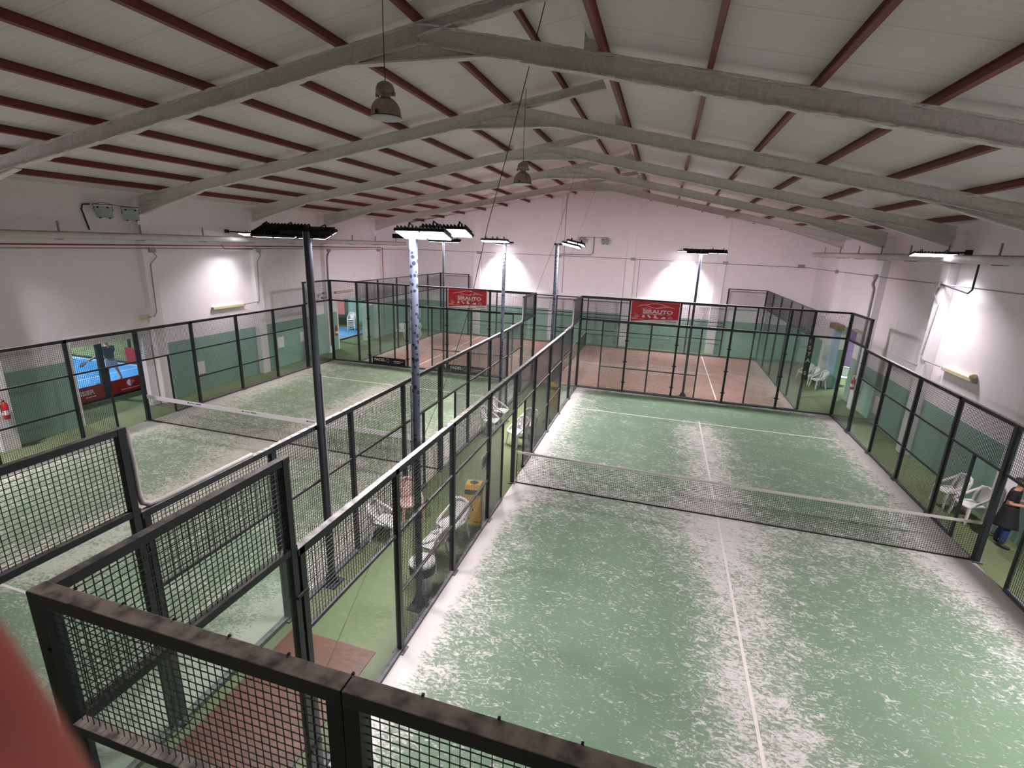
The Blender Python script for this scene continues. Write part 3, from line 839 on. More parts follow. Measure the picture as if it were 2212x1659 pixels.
def banner(x0, x1, z0, z1, y, label):
    T = thing('advertising_banner', label, 'banner', ((x0+x1)/2, y, z0), group='red car-shop banners')
    w = x1-x0; h = z1-z0; X = (1,0,0); Z = (0,0,1)
    b = MB(); b.box(x0, y-0.006, z0, x1, y+0.006, z1); part('sheet', b, M['red'], T)
    b = MB()
    t_ = 0.035
    b.box(x0-t_, y-0.01, z0-t_, x0, y+0.01, z1+.0); b.box(x1, y-0.01, z0-t_, x1+t_, y+0.01, z1)
    b.prism([(x0, z0), (x1, z0), (x1, z0+h*0.20), (x0+w*0.45, z0+h*0.13), (x0+w*0.05, z0+h*0.02)], 'y', y-0.009, y-0.006)
    part('white_border', b, M['white'], T)
    b = MB(); q = lambda u, v: (u*w, v*h)
    org = (x0, y-0.009, z0)
    # X cross Z = -Y : positive offset faces the viewer
    ribbon(b, [q(.12,.74), q(.20,.82), q(.32,.85), q(.46,.93), q(.60,.92), q(.74,.84), q(.86,.77), q(.91,.745)], [.012,.03,.03,.03,.028,.024,.02,.008], org, X, Z, 0.002)
    ribbon(b, [q(.30,.82), q(.40,.76), q(.52,.71), q(.62,.73), q(.74,.77), q(.90,.755)], [.012,.026,.03,.026,.022,.008], org, X, Z, 0.003)
    ribbon(b, [q(.55,.72), q(.60,.78), q(.70,.81), q(.78,.79)], [.012,.02,.02,.01], org, X, Z, 0.004)
    ribbon(b, [q(.20,.60), q(.27,.67), q(.36,.69), q(.43,.66)], [.010,.018,.018,.008], org, X, Z, 0.002)
    part('car_outline', b, M['pinkprint'], T)
    text_part('SIRAUTO', h*0.245, (x0+w*0.245, y-0.010, z0+h*0.455), (1,0,0.0), Z, M['white'], T, bold=0.006, sx=1.40)
    b = MB()
    ribbon(b, [q(.26,.42), q(.5,.415), q(.72,.43)], [.012,.012,.006], org, X, Z, 0.002)
    # little pictograms
    for i, u in enumerate((.12, .27, .385, .53, .68, .83)):
        c = x0+w*u; zz = z0+h*.28
        if i in (0, 5):
            ribbon(b, [(u*w-.07, h*.26), (u*w-.03, h*.32), (u*w+.05, h*.32), (u*w+.09, h*.26)], [.012]*4, org, X, Z, 0.002)
            ribbon(b, [(u*w-.07, h*.25), (u*w+.09, h*.25)], [.016]*2, org, X, Z, 0.002)
        elif i == 1: b.box(c-.05, y-.012, zz-.04, c+.05, y-.009, zz+.03); b.box(c-.025, y-.012, zz+.03, c+.025, y-.009, zz+.06)
        elif i == 2: b.prism([(c-.08, zz+.06), (c-.02, zz+.07), (c+.09, zz-.03), (c+.04, zz-.06)], 'y', y-.012, y-.009)
        elif i == 3: b.box(c-.07, y-.012, zz-.05, c+.02, y-.009, zz+.07); b.box(c+.02, y-.012, zz-.05, c+.11, y-.009, zz-.01)
        else: b.prism([(c-.1, zz-.05), (c+.1, zz-.05), (c+.1, zz+.01), (c+.03, zz+.03), (c-.03, zz)], 'y', y-.012, y-.009)
    part('pictograms', b, M['white'], T)
    b = MB()
    for u0_, u1_, zz in ((.02, .16, .13), (.19, .30, .13), (.02, .14, .17)): b.box(x0+w*u0_, y-.0085, z0+h*zz, x0+w*u1_, y-.007, z0+h*(zz+.025))
    for u in (.055, .225, .345, .46, .60, .76): b.box(x0+w*u, y-.0085, z0+h*.385, x0+w*(u+.08), y-.007, z0+h*.40)
    part('small_print', b, M['pinkprint'], T)
    b = MB()
    for i in range(9): b.box(x0+w*(.74+i*.026), y-.0115, z0+h*.06, x0+w*(.756+i*.026), y-.0095, z0+h*.13)
    for i in range(6): b.box(x0+w*(.52+i*.034), y-.0115, z0+h*.05, x0+w*(.535+i*.034), y-.0095, z0+h*.075)
    part('phone_digits', b, M['greyprint'], T)
banner(-2.93, -1.07, 3.10, 3.93, YE-0.10, 'red banner with white car outline on the right court end fence')
banner(-11.08, -9.24, 3.14, 3.95, YE-0.10, 'red banner with white car outline on the left court end fence')

def board(x0, x1, y, label):
    T = thing('sponsor_board', label, 'sponsor board', ((x0+x1)/2, y, 0), group='black sponsor boards')
    b = MB(); b.box(x0, y-0.012, 0.07, x1, y+0.008, 0.43); part('panel', b, M['black'], T)
    text_part('PADEL', 0.185, (x0+0.10, y-0.014, 0.235), (1,0,0), (0,0,1), M['white'], T, bold=0.004, sx=1.12)
    text_part('Q', 0.26, (x0+0.725, y-0.014, 0.20), (1,0,0), (0,0,1), M['gold'], T, name='gold_letter')
    b = MB()
    for i in range(14): b.box(x0+1.17+i*0.036, y-0.0145, 0.27, x0+1.196+i*0.036, y-0.012, 0.30)
    for i in range(10): b.box(x0+1.17+i*0.036, y-0.0145, 0.20, x0+1.196+i*0.036, y-0.012, 0.225)
    part('small_print', b, M['white'], T)
    b = MB(); b.box(x0-0.10, y-0.02, 0.02, x0-0.06, y+0.0, 0.45); b.box(x1+.05, y-0.02, 0.02, x1+.09, y+0.0, 0.45); part('end_clips', b, M['galv'], T)
board(-15.13, -13.33, YE-0.09, 'black low board with white and gold lettering, nearer the left wall')
board(-11.08, -9.28, YE-0.09, 'black low board with white and gold lettering, nearer the passage')

T = thing('sponsor_banner', 'long crimson banner with white lettering along the foot of the blue court fence', 'banner', (-20.8, 1.1, 0))
b = MB(); b.box(-20.82, -2.9, 0.10, -20.80, 1.05, 0.62); b.box(-20.82, 1.27, 0.10, -20.80, 5.2, 0.62); part('sheet', b, M['redbanner'], T)
text_part('OSSIER', 0.22, (-20.79, 0.02, 0.33), (0,1,0), (0,0,1), M['white'], T, bold=0.006)
b = MB()
for i in range(5): b.box(-20.796, 0.40+i*.07, 0.22, -20.79, 0.45+i*.07, 0.25)
for i in range(12): b.box(-20.796, 1.62+i*.06, 0.2, -20.79, 1.66+i*.06, 0.225)
part('small_print', b, M['white'], T)
b = MB(); n = 16
b.prism([(2.0+0.0, .5)]+[(2.0-0.13*math.sin(PI*i/n), .42+.13*math.cos(PI*i/n)) for i in range(n+1)], 'x', -20.8, -20.79)
part('emblem', b, M['white'], T)
text_part('P', 0.25, (-20.79, 2.02, 0.33), (0,1,0), (0,0,1), M['pinkprint'], T, name='emblem_letter')
b = MB(); b.box(-25.2, 5.10, 0.1, -23.2, 5.13, 0.8); single('side_banner', b, M['redbanner'], 'plain crimson banner at the far side of the blue court', 'banner')

# vertical letters on a post of the red court
T = thing('post_lettering', 'white letters running down the dark corner post near the white chairs', 'lettering', (3.83, 9.9, 1.6))
for i, ch in enumerate('ISTA S'):
    if ch != ' ': text_part(ch, 0.20, (3.80, 9.915, 2.75-i*0.25), (1,0,0), (0,0,1), M['white'], T, bold=0.004)
b = MB(); b.box(3.76, 9.918, 1.3, 3.97, 9.925, 3.0); part('backing_strip', b, M['black'], T)
# notice sheet on the passage fence
b = MB(); b.box(XB-0.03, -2.33, 1.40, XB-0.02, -1.98, 1.68)
T = thing('notice_sheet', 'white notice sheet hung on the passage fence above the yellow bin', 'sign', (XB, -2.15, 1.4))
part('sheet', b, M['white'], T)
b = MB()
for i in range(5): b.box(XB-0.0185, -2.29, 1.46+i*.045, XB-0.017, -2.02, 1.475+i*.045)
part('small_print', b, M['greyprint'], T)

# ------------------------------------------------------------------ lamps
def led_head(T, loc, rz, tilt, w=0.78, d=0.34, power=130, spread=150, lens=True, roll=0.0):
    """one flood head: child empty-free, built in rotated local coordinates"""
    R = Matrix.Rotation(rz, 4, 'Z') @ Matrix.Rotation(tilt, 4, 'X') @ Matrix.Rotation(roll, 4, 'Y')
    c = Vector(loc)
    def tr(b): b.v = [tuple(c + (R @ Vector(p))) for p in b.v]; return b
    b = MB(); b.box(-w/2, -d/2, 0.0, w/2, d/2, 0.035)
    for i in range(13): x = -w/2+0.03+i*(w-.06)/12; b.box(x-0.006, -d/2+0.02, 0.035, x+0.006, d/2-0.02, 0.075)
    h = part('lamp_head', tr(b), M['housing'], T)
    for s in (-1, 1):
        b = MB(); b.tube([(s*w*0.28, -0.07, 0.05), (s*w*0.28, -0.05, 0.14), (s*w*0.28, 0.05, 0.14), (s*w*0.28, 0.07, 0.05)], 0.012, 6)
        part('bracket', tr(b), M['housing'], h)
    for s in (-1, 1):
        b = MB(); b.box(s*w/4-w/4+0.02, -d/2+0.02, -0.012, s*w/4+w/4-0.02, d/2-0.02, 0.0)
        part('led_lens', tr(b), M['led'], h)
    li = bpy.data.lights.new('led_light', 'AREA'); li.shape = 'RECTANGLE'; li.size = w-0.06; li.size_y = d-0.05
    li.energy = power; li.color = (1.0, 0.925, 0.965); li.spread = math.radians(spread)
    lo = OBJ.new('led_light', li); COL.objects.link(lo); lo.parent = T
    pl = T.matrix_basis.translation
    lo.matrix_local = Matrix.Translation(c - pl + (R @ Vector((0,0,-0.018)))) @ R
def mast(x, y, label, dark, heads, bar=None, h=6.05, r=0.06, feeder=None, barz=None):
    T = thing('lamp_mast', label, 'lamp mast', (x, y, 0), group='floodlight masts')
    b = MB(); b.cyl((x, y, 0.02), (x, y, h), r, 20); part('pole', b, M['darkpole'] if dark else M['galv'], T)
    b = MB(); b.box(x-.16, y-.16, 0, x+.16, y+.16, 0.025)
    for a_ in range(4):
        dx, dy = math.cos(a_*PI/2), math.sin(a_*PI/2)
        b.prism([(0,0),(0.15,0),(0,0.2)], 'y', -0.004, 0.004) if False else b.add([(x+dx*r*.9, y+dy*r*.9, .025), (x+dx*.15, y+dy*.15, .025), (x+dx*r*.9, y+dy*r*.9, .24), (x+dx*r*.9-dy*.01, y+dy*r*.9+dx*.01, .025), (x+dx*.15-dy*.01, y+dy*.15+dx*.01, .025), (x+dx*r*.9-dy*.01, y+dy*r*.9+dx*.01, .24)], [(0,1,2),(5,4,3),(0,3,4,1),(1,4,5,2),(2,5,3,0)])
    part('base_plate', b, M['darkpole'], T)
    if bar:
        b = MB(); b.bar((x+bar[0], y+bar[1], h-0.02), (x+bar[2], y+bar[3], h-0.02), 0.06, 0.06); part('crossbar', b, M['housing'], T)
    for hd in heads: led_head(T, (x+hd[0], y+hd[1], h+hd[2]), *hd[3:])
    if feeder is not None:
        b = MB(); b.tube([(x+feeder, y, 3.9), (x+feeder, y, 0.6)], 0.011, 6); b.cbox((x+feeder, y, 3.0), (0.04, 0.03, 0.04)); part('cable_conduit', b, M['conduit'], T)
    return T
PW = 300
# heads: dx, dy, dz, rz, tilt, w, d, power, spread
mast(-6.92, -4.9, 'lamp mast standing in the passage, left of the two nearest masts', True,
     [(-0.66, 0.22, -0.02, 0.0, 0.42, 0.80, 0.40, PW*.5, 175, True, 0.0), (0.02, 0.22, -0.04, 0.0, 0.36, 0.50, 0.34, PW*.5, 175, True, 0.0)], bar=(-0.5, 0.05, 0.38, 0.05), feeder=0.085)
mast(-5.17, -4.93, 'spotted grey lamp mast behind the passage fence, right of the two nearest masts', False,
     [(0.24, -0.16, 0.0, 0.0, -0.30, 0.72, 0.32, PW*.30, 120, True, 0.0), (0.36, 0.32, 0.05, 0.0, -0.30, 0.70, 0.32, PW*.30, 120, True, 0.0)], bar=(-0.36, 0.1, 0.5, 0.12), feeder=-0.085)
mast(-6.95, 4.9, 'spotted lamp mast in the far half of the passage, beside the left court', False,
     [(-0.5, 0.1, 0.0, 0.0, -0.15, 0.7, 0.32, PW*.48, 125, True, 0.0), (-0.15, -0.25, 0.0, 0.0, -0.15, 0.7, 0.32, PW*.48, 125, True, 0.0)], bar=(-0.4, 0, 0.3, 0))
mast(-5.17, 4.85, 'spotted lamp mast in the far half of the passage, beside the right court', False,
     [(0.45, 0.0, -0.05, 0.0, -0.15, 0.6, 0.4, PW*.4, 125, True, 0.2), (0.5, 0.5, 0.02, 0.0, -0.15, 0.6, 0.4, PW*.4, 125, True, 0.2)], bar=(-0.1, 0, 0.5, 0))
mast(-0.5, 10.12, 'dark lamp mast rising behind the right court end fence', True,
     [(-0.15, 0.0, -0.12, 0.0, 0.36, 0.8, 0.3, PW*0.9, 175, True, 0.0), (0.60, 0.05, -0.08, 0.0, 0.36, 0.7, 0.3, PW*0.9, 175, True, 0.0)], bar=(-0.7, 0, 0.8, 0), r=0.05)
mast(-11.5, 10.12, 'thin dark lamp mast rising behind the left court end fence', True,
     [(0.45, 0.05, -0.03, 0.0, 0.36, 0.7, 0.3, PW*0.9, 175, True, 0.0), (-0.35, 0.05, -0.03, 0.0, 0.36, 0.7, 0.3, PW*0.9, 175, True, 0.0)], bar=(-0.7, 0, 0.8, 0), r=0.045)
def wall_lamp(loc, label, arm, rz, tilt, power, spread, w=0.8, two=True):
    T = thing('wall_floodlight', label, 'floodlight', loc, group='floodlights on wall brackets')
    b = MB(); b.bar(loc, arm, 0.05, 0.05); p = Vector(arm); b.cbox(p, (0.14, 0.14, 0.14)); part('bracket_arm', b, M['housing'], T)
    led_head(T, (loc[0], loc[1], loc[2]-0.06), rz, tilt, w, 0.34, power, spread)
wall_lamp((5.38, 5.9, 6.16), 'lit floodlight on a bracket high on the right wall', (6.2, 5.9, 6.2), 0.0, -0.22, PW*.34, 104, 1.05)
wall_lamp((-17.40, 5.25, 6.04), 'lit floodlight on a bracket high on the left wall', (-18.72, 5.25, 6.08), 0.0, -0.22, PW*.24, 104, 1.25)
wall_lamp((5.55, -5.2, 6.12), 'lit floodlight on the right wall, out past the right frame edge', (6.2, -5.2, 6.17), 0.6, 0.0, PW*2.3, 150)
wall_lamp((-17.95, -5.2, 6.05), 'lit floodlight on the left wall, out past the left frame edge', (-18.72, -5.2, 6.1), PI/2, 0.0, PW*1.0, 140, 0.9)
wall_lamp((-11.85, 19.95, 6.0), 'lit floodlight at the back wall behind the passage masts', (-11.85, 20.58, 6.05), 0, 0, PW*0.55, 92, 0.9)
wall_lamp((-0.75, 19.95, 6.0), 'lit floodlight at the back wall left of the dark far mast', (-0.75, 20.58, 6.05), 0, 0, PW*0.55, 92, 0.9)

# unlit twin floodlights
def unlit_flood(T, loc, rz, tilt, w=0.42, h=0.36):
    R = Matrix.Rotation(rz, 4, 'Z') @ Matrix.Rotation(tilt, 4, 'X'); c = Vector(loc)
    def tr(b): b.v = [tuple(c + (R @ Vector(p))) for p in b.v]; return b
    b = MB(); b.prism([(-w/2, -h/2), (w/2, -h/2), (w/2, h/2), (-w/2, h/2)], 'y', -0.02, 0.0)
    b.add([(-w/2,0,-h/2),(w/2,0,-h/2),(w/2,0,h/2),(-w/2,0,h/2),(-w/4,.16,-h/4),(w/4,.16,-h/4),(w/4,.16,h/4),(-w/4,.16,h/4)], [(0,1,5,4),(1,2,6,5),(2,3,7,6),(3,0,4,7),(7,6,5,4)])
    hd = part('flood_housing', tr(b), M['lamp_grey'], T)
    b = MB()
    for sx in (-.12, .12):
        for sz in (-h/2, h/2): b.cbox((sx, -0.02, sz), (0.05, 0.04, 0.035))
    part('clips', tr(b), M['black'], hd)
    b = MB(); b.tube([(-w/2-.01, .05, 0), (-w/2-.02, .05, h/2+.06), (w/2+.02, .05, h/2+.06), (w/2+.01, .05, 0)], 0.012, 6)
    part('yoke', tr(b), M['black'], T)
T = thing('twin_floodlight', 'pair of unlit pale floodlights high on the left wall', 'floodlight', (WL+0.2, 0.8, 6.5))
unlit_flood(T, (-18.4, 0.42, 6.48), 0.85, 0.6); unlit_flood(T, (-18.4, 1.25, 6.45), 0.95, 0.5)
b = MB(); b.tube([(WL+.05, 0.12, 5.95), (WL+.05, 0.0, 6.55), (WL+.05, 0.05, 6.68), (WL+.05, .25, 6.70)], 0.022, 8); b.tube([(WL+.06, .3, 6.7), (WL+.1, .6, 6.78), (WL+.1, 1.0, 6.72), (WL+.1, 1.4, 6.7)], 0.008, 6); part('conduit_run', b, M['blackconduit'], T)
T = thing('twin_floodlight', 'pair of unlit pale floodlights in the middle of the back wall', 'floodlight', (-6.15, WB-.1, 6.35))
unlit_flood(T, (-6.85, WB-.25, 6.33), 0.1, 0.6, 0.42, 0.32); unlit_flood(T, (-5.45, WB-.25, 6.33), -0.1, 0.6, 0.42, 0.32)
b = MB(); b.bar((-7.0, WB-.08, 6.56), (-5.3, WB-.08, 6.56), 0.03, 0.03); b.tube([(-6.15, WB-.05, 6.6), (-6.15, WB-.05, 5.62), (-6.3, WB-.05, 5.52), (-8.2, WB-.05, 5.5)], 0.025, 8); part('conduit_run', b, M['conduit'], T)

# bell pendant lamps
def bell(x, y, ztop, zb, zc, label, r=0.21):
    T = thing('pendant_lamp', label, 'pendant lamp', (x, y, zb), group='hanging bell lamps')
    H = ztop-zb
    b = MB(); n = 72
    prof = [(0.07, .56), (0.085, .56), (0.13, .50), (0.165, .42), (0.19, .32), (0.203, .2), (0.207, .08), (0.212, .06)]
    vs = []; fs = []
    for pr, pz in prof:
        for k_ in range(n):
            a_ = 2*PI*k_/n; rr = pr*(1+(0.012 if k_ % 2 else -0.012)*(1 if .05 < pz < .5 else 0))
            vs.append((x+rr*math.cos(a_), y+rr*math.sin(a_), zb+pz*H))
    for i in range(len(prof)-1):
        for k_ in range(n):
            k2 = (k_+1) % n; fs.append((i*n+k_, i*n+k2, (i+1)*n+k2, (i+1)*n+k_))
    b.add(vs, fs); part('bell_reflector', b, M['bellmetal'], T)
    b = MB(); b.lathe((x, y, zb), [(0.212, .06*H), (0.218, .03*H), (0.2, .0), (0.1, -.01), (0.001, -.012)], 40); part('lens', b, M['bellglass'], T)
    b = MB(); b.tube([(x+.218*math.cos(2*PI*i/24), y+.218*math.sin(2*PI*i/24), zb+.02) for i in range(25)], 0.007, 6, caps=False); b.cbox((x-.02, y-.218, zb+.05), (.03, .02, .05)); part('clip_ring', b, M['blackconduit'], T)
    b = MB(); b.lathe((x, y, zb), [(0.07, .54*H), (0.068, .62*H), (0.11, .66*H), (0.13, .70*H), (0.128, .80*H), (0.105, .92*H), (0.06, .985*H), (0.001, 1.0*H)], 32)
    for s in (-1, 1): b.cbox((x+s*.125, y, zb+.66*H), (.04, .04, .05))
    part('ballast_housing', b, M['bellcap'], T)
    b = MB(); b.tube([(x, y, ztop-.01), (x-.005, y, (ztop+zc)/2), (x+.005, y, zc)], 0.006, 6); part('cord', b, M['blackconduit'], T)
M['bellcap'] = plain('dull_ballast_housing', rgb(138, 124, 116), 0.45, 0.3)
bell(-5.78, -4.5, 8.07, 7.60, 9.40, 'near unlit bell-shaped pendant lamp hanging under the ridge')
bell(-5.22, 0.65, 7.82, 7.33, 9.35, 'farther unlit bell-shaped pendant lamp, small, hanging deeper in the hall')
b = MB(); b.box(-5.62, -4.3, 9.16, -5.5, -4.1, 9.34); b.tube([(-5.78, -4.5, 9.4), (-5.65, -4.35, 9.3), (-5.56, -4.2, 9.2)], 0.008, 6)
single('junction_box', b, M['beige'], 'small pale junction box on the purlin above the near pendant lamp', 'junction box')

# cables
def cable(pts, r, label):
    b = MB(); b.tube(pts, r, 6); return single('hanging_cable', b, M['steel'], label, 'cable')
cable([(-3.94, -3.0, 9.45), (-4.7, -2.1, 7.7), (-5.4, -1.2, 6.35), (-6.3, 0.05, 4.35), (-7.03, 0.95, 3.03)], 0.008, 'dark cable hanging slantwise from the roof to the passage fence')
cable([(-7.0, 0.93, 3.0), (-6.72, -0.8, 2.25), (-6.45, -2.6, 1.5), (-6.05, -5.2, 0.5), (-5.85, -6.5, 0.02)], 0.006, 'thin dark cable running down across the passage to the floor')
cable([(-7.03, 9.8, 3.98), (-6.4, 10.4, 6.2), (-5.85, 11.0, 9.0)], 0.006, 'thin cable from the far passage corner post up to the roof ridge')
cable([(-7.3, 18.4, 5.0), (-5.6, 15.9, 9.0)], 0.004, 'very thin wire dropping from the farthest roof frame toward the back fence')

# ------------------------------------------------------------------ pipes and wall fittings
def duct(x, z, y0, y1, r, label):
    T = thing('ventilation_duct', label, 'pipe', (x, (y0+y1)/2, z), group='white wall ducts')
    b = MB(); b.cyl((x, y0, z), (x, y1, z), r, 20); part('duct_tube', b, M['pipe_white'], T)
    s = 1 if x < 0 else -1
    y = y0+1.2
    while y < y1-0.3:
        b = MB(); b.box(x-s*0.25, y-.015, z-r-.02, x+s*r, y+.015, z-r); b.box(x-s*0.2, y-.02, z+r, x-s*.17, y+.02, z+r+.28) if False else b.box(x-s*0.02, y-.02, z-r-.02, x+s*.02, y+.02, z+r+.28); y += 2.37
        part('hanger', b, M['conduit'], T)
duct(WL+0.42, 5.78, WN+.5, 19.2, 0.105, 'long white dusty duct running high along the left wall')
duct(WR-0.42, 6.02, WN+.5, 19.9, 0.11, 'long white dusty duct running high along the right wall')
b = MB(); b.tube([(WL+0.32, WN+.5, 5.52), (WL+0.32, 16.3, 5.52), (WL+0.32, 16.5, 5.5), (WL+0.32, 16.5, 0.3)], 0.022, 8)
single('sprinkler_pipe', b, M['redpipe'], 'thin red pipe running under the duct on the left wall', 'pipe')
def conduit(pts, label, r=0.016, boxes=(), bs=(0.1, 0.22, 0.16), mat='conduit', name='conduit'):
    T = thing(name, label, 'conduit', pts[0])
    b = MB(); b.tube(pts, r, 8); part('tube', b, M[mat], T)
    for p in boxes:
        b = MB(); b.cbox(p, bs); part('junction_box', b, M['boxgrey'], T)
    return T
M['boxgrey'] = plain('grey_plastic_box', rgb(150, 144, 146), 0.5)
xl = WL+0.28
conduit([(xl, WN+.5, 5.42), (xl, 19.9, 5.42)], 'horizontal grey conduit with boxes along the left wall', boxes=[(xl, y+0.12, 5.36) for y in FY[1:]])
conduit([(WL+.03, 19.9, 5.42), (-6, WB-.19, 5.42), (WR-.3, WB-.19, 5.36)] if False else [(xl, WB-.2, 5.42), (-6.2, WB-.2, 5.4), (WR-.3, WB-.2, 5.3)], 'horizontal grey conduit with boxes along the back wall', boxes=[(x, WB-.2, 5.38) for x in (-13.6, -8.3, -3.7, 1.5, 5.4)], bs=(.26, .1, .16))
xr = WR-0.28
conduit([(xr, WN+.5, 5.32), (xr, WB-.2, 5.28)], 'horizontal grey conduit with boxes along the right wall', boxes=[(xr, y+0.1, 5.28) for y in FY[1:]])
conduit([(xl, 1.85, 5.3), (xl+.02, 1.95, 5.15), (xl, 1.7, 4.9), (xl, 1.65, 3.3), (xl, 1.55, 3.15), (WL+.1, 1.45, 3.12)], 'drop conduit on the left wall leading to a small beige box')
conduit([(xl, 6.6, 5.3), (xl+.02, 6.65, 5.15), (xl, 6.45, 4.9), (xl, 6.35, 3.35), (xl, 6.3, 3.2), (WL+.1, 5.7, 3.15)], 'drop conduit on the left wall leading to the batten light')
conduit([(xl, 11.35, 5.3), (xl, 11.2, 5.1), (xl, 11.15, 4.9), (xl, 11.1, 0.4)], 'thick drop conduit on the left wall beside the camera bracket', r=0.05)
conduit([(xr, 6.5, 5.2), (xr-.02, 6.6, 5.0), (xr, 6.3, 4.75), (xr, 6.5, 3.15), (xr, 6.35, 3.05), (WR-.1, 5.7, 3.0)], 'drop conduit on the right wall leading to the batten light')
conduit([(xr, 11.3, 5.2), (xr-.02, 11.4, 5.0), (xr, 11.2, 4.8), (xr, 11.15, 1.4)], 'thick drop conduit on the right wall near the extinguisher', r=0.05)
conduit([(xr-.02, 6.35, 5.3), (xr-.02, 4.9, 5.15), (xr-.02, 4.75, 5.25), (xr-.05, 4.7, 5.9)], 'black flexible conduit looping up to the right wall duct', mat='blackconduit', r=0.025)
conduit([(xl+.1, 4.6, 5.55), (xl+.05, 4.75, 5.42), (xl+.05, 6.2, 5.4)], 'black flexible conduit looping along the left wall pipes', mat='blackconduit', r=0.02)
conduit([(-8.0, WB-.03, 9.2), (-8.0, WB-.03, 8.9), (-7.95, WB-.03, 3.1)], 'thin vertical conduit on the back wall near the ridge', r=0.012)
conduit([(-3.3, WB-.03, 5.4), (-3.3, WB-.03, 3.1)], 'short thin vertical conduit on the back wall', r=0.012)
for i, (x, s, y0, y1, z, lab) in enumerate(((WL, 1, 4.15, 5.7, 3.12, 'yellowed batten light on the left wall, the nearer one'), (WL, 1, 12.0, 13.6, 3.14, 'yellowed batten light on the left wall beyond the corner post'),
                                (WR, -1, 4.05, 5.6, 2.98, 'yellowed batten light on the right wall, the nearer one'), (WR, -1, 11.6, 12.9, 3.0, 'yellowed batten light on the right wall beyond the corner post'))):
    T = thing('batten_light', lab, 'light fitting', (x, (y0+y1)/2, z), group='wall batten lights')
    b = MB(); b.box(x, y0, z-.06, x+s*.1, y1, z+.06); part('diffuser', b, M['beige'], T, bevel=0.02)
    b = MB(); b.box(x, y0-.03, z-.05, x+s*.09, y0, z+.05); b.box(x, y1, z-.05, x+s*.09, y1+.03, z+.05); part('end_caps', b, M['conduit'], T)
b = MB(); b.lathe((WR-.08, 4.1, 3.03), [(0.001, .0), (.07, .0), (.08, .06), (.07, .13), (.001, .14)], 16); single('wall_sounder', b, M['beige'], 'small round beige alarm sounder on the end of the right batten light', 'alarm')
b = MB(); b.box(WL, 1.15, 3.06, WL+.12, 1.5, 3.2); single('wall_box', b, M['beige'], 'small beige wall box at the end of the left drop conduit', 'wall box')
T = thing('camera_bracket', 'small dark camera pair on a bracket on the left wall pilaster', 'camera', (WL+.3, 10.7, 3.1))
b = MB(); b.box(WL+.25, 10.9, 3.25, WL+.3, 10.6, 3.27); b.cbox((WL+.38, 10.6, 3.22), (.1, .16, .1)); b.cbox((WL+.38, 10.55, 3.0), (.1, .26, .1)); b.bar((WL+.3, 10.9, 3.26), (WL+.3, 10.9, 2.95), .03); part('cameras', b, M['boxgrey'], T)
for (y, z, x, s, h, lab) in ((3.28, .9, WL, 1, .5, 'nearest of the three'), (7.7, 1.15, WL, 1, .5, 'middle one of the three'), (9.25, 1.18, WL, 1, .5, 'farthest of the three')):
    T = thing('notice_board', 'white notice sheet on the green left wall, %s' % lab, 'notice', (x, y, z), group='notices on the left wall')
    b = MB(); b.box(x, y-.2, z-h/2, x+s*.02, y+.2, z+h/2); part('sheet', b, M['white'], T)
for (y, z, lab) in ((11.6, .62, 'farther of the two, by the pilaster'), (9.35, .72, 'nearer of the two')):
    T = thing('notice_board', 'pale notice sheet low on the green right wall, %s' % lab, 'notice', (WR, y, z), group='notices on the right wall')
    b = MB(); b.box(WR-.02, y-.2, z-.32, WR, y+.2, z+.32); part('sheet', b, M['white'], T)
b = MB(); b.box(WR-.9, 15.3, 2.3, WR-.4, 15.9, 2.95) if False else b.box(WR-.3, 14.3, 2.74, WR, 15.4, 2.98)
single('lintel_box', b, M['tan'], 'tan wooden box above the doorway of the purple room', 'box')
def extinguisher(x, y, z, label):
    T = thing('fire_extinguisher', label, 'fire extinguisher', (x, y, z), group='fire extinguishers')
    b = MB(); b.lathe((x, y, z), [(.001, 0), (.07, .0), (.075, .03), (.075, .38), (.05, .44), (.025, .47)], 20); part('cylinder', b, M['extred'], T)
    b = MB(); b.lathe((x, y, z), [(.024, .46), (.02, .52), (.001, .53)], 10); b.bar((x-.02, y-.02, z+.53), (x+.05, y-.05, z+.56), .015); part('valve', b, M['black'], T)
    b = MB(); b.tube([(x, y-.02, z+.5), (x+.02, y-.1, z+.45), (x+.03, y-.1, z+.2)], .01, 6); part('hose', b, M['black'], T)
    b = MB(); b.lathe((x, y, z+.12), [(.0765, 0), (.0765, .12)], 20); part('paper_label', b, M['white'], T)
extinguisher(WR-.34, 11.0, .85, 'red fire extinguisher on the right wall pilaster')
extinguisher(WL+.34, 11.5, .9, 'red fire extinguisher on the left wall near the far opening')
extinguisher(WL+.34, -3.05, .95, 'red fire extinguisher at the left frame edge')
T = thing('picture_frame', 'small white-framed picture on the green wall at the far left corner', 'picture', (-18.6, WB-.1, 1.0))
b = MB(); b.box(-18.73+.25, WB-.13, .75, -17.93, WB-.1, 1.6); part('frame', b, M['white'], T)
b = MB(); b.box(-18.38, WB-.14, .86, -18.05, WB-.13, 1.49); part('picture', b, M['boot'], T)

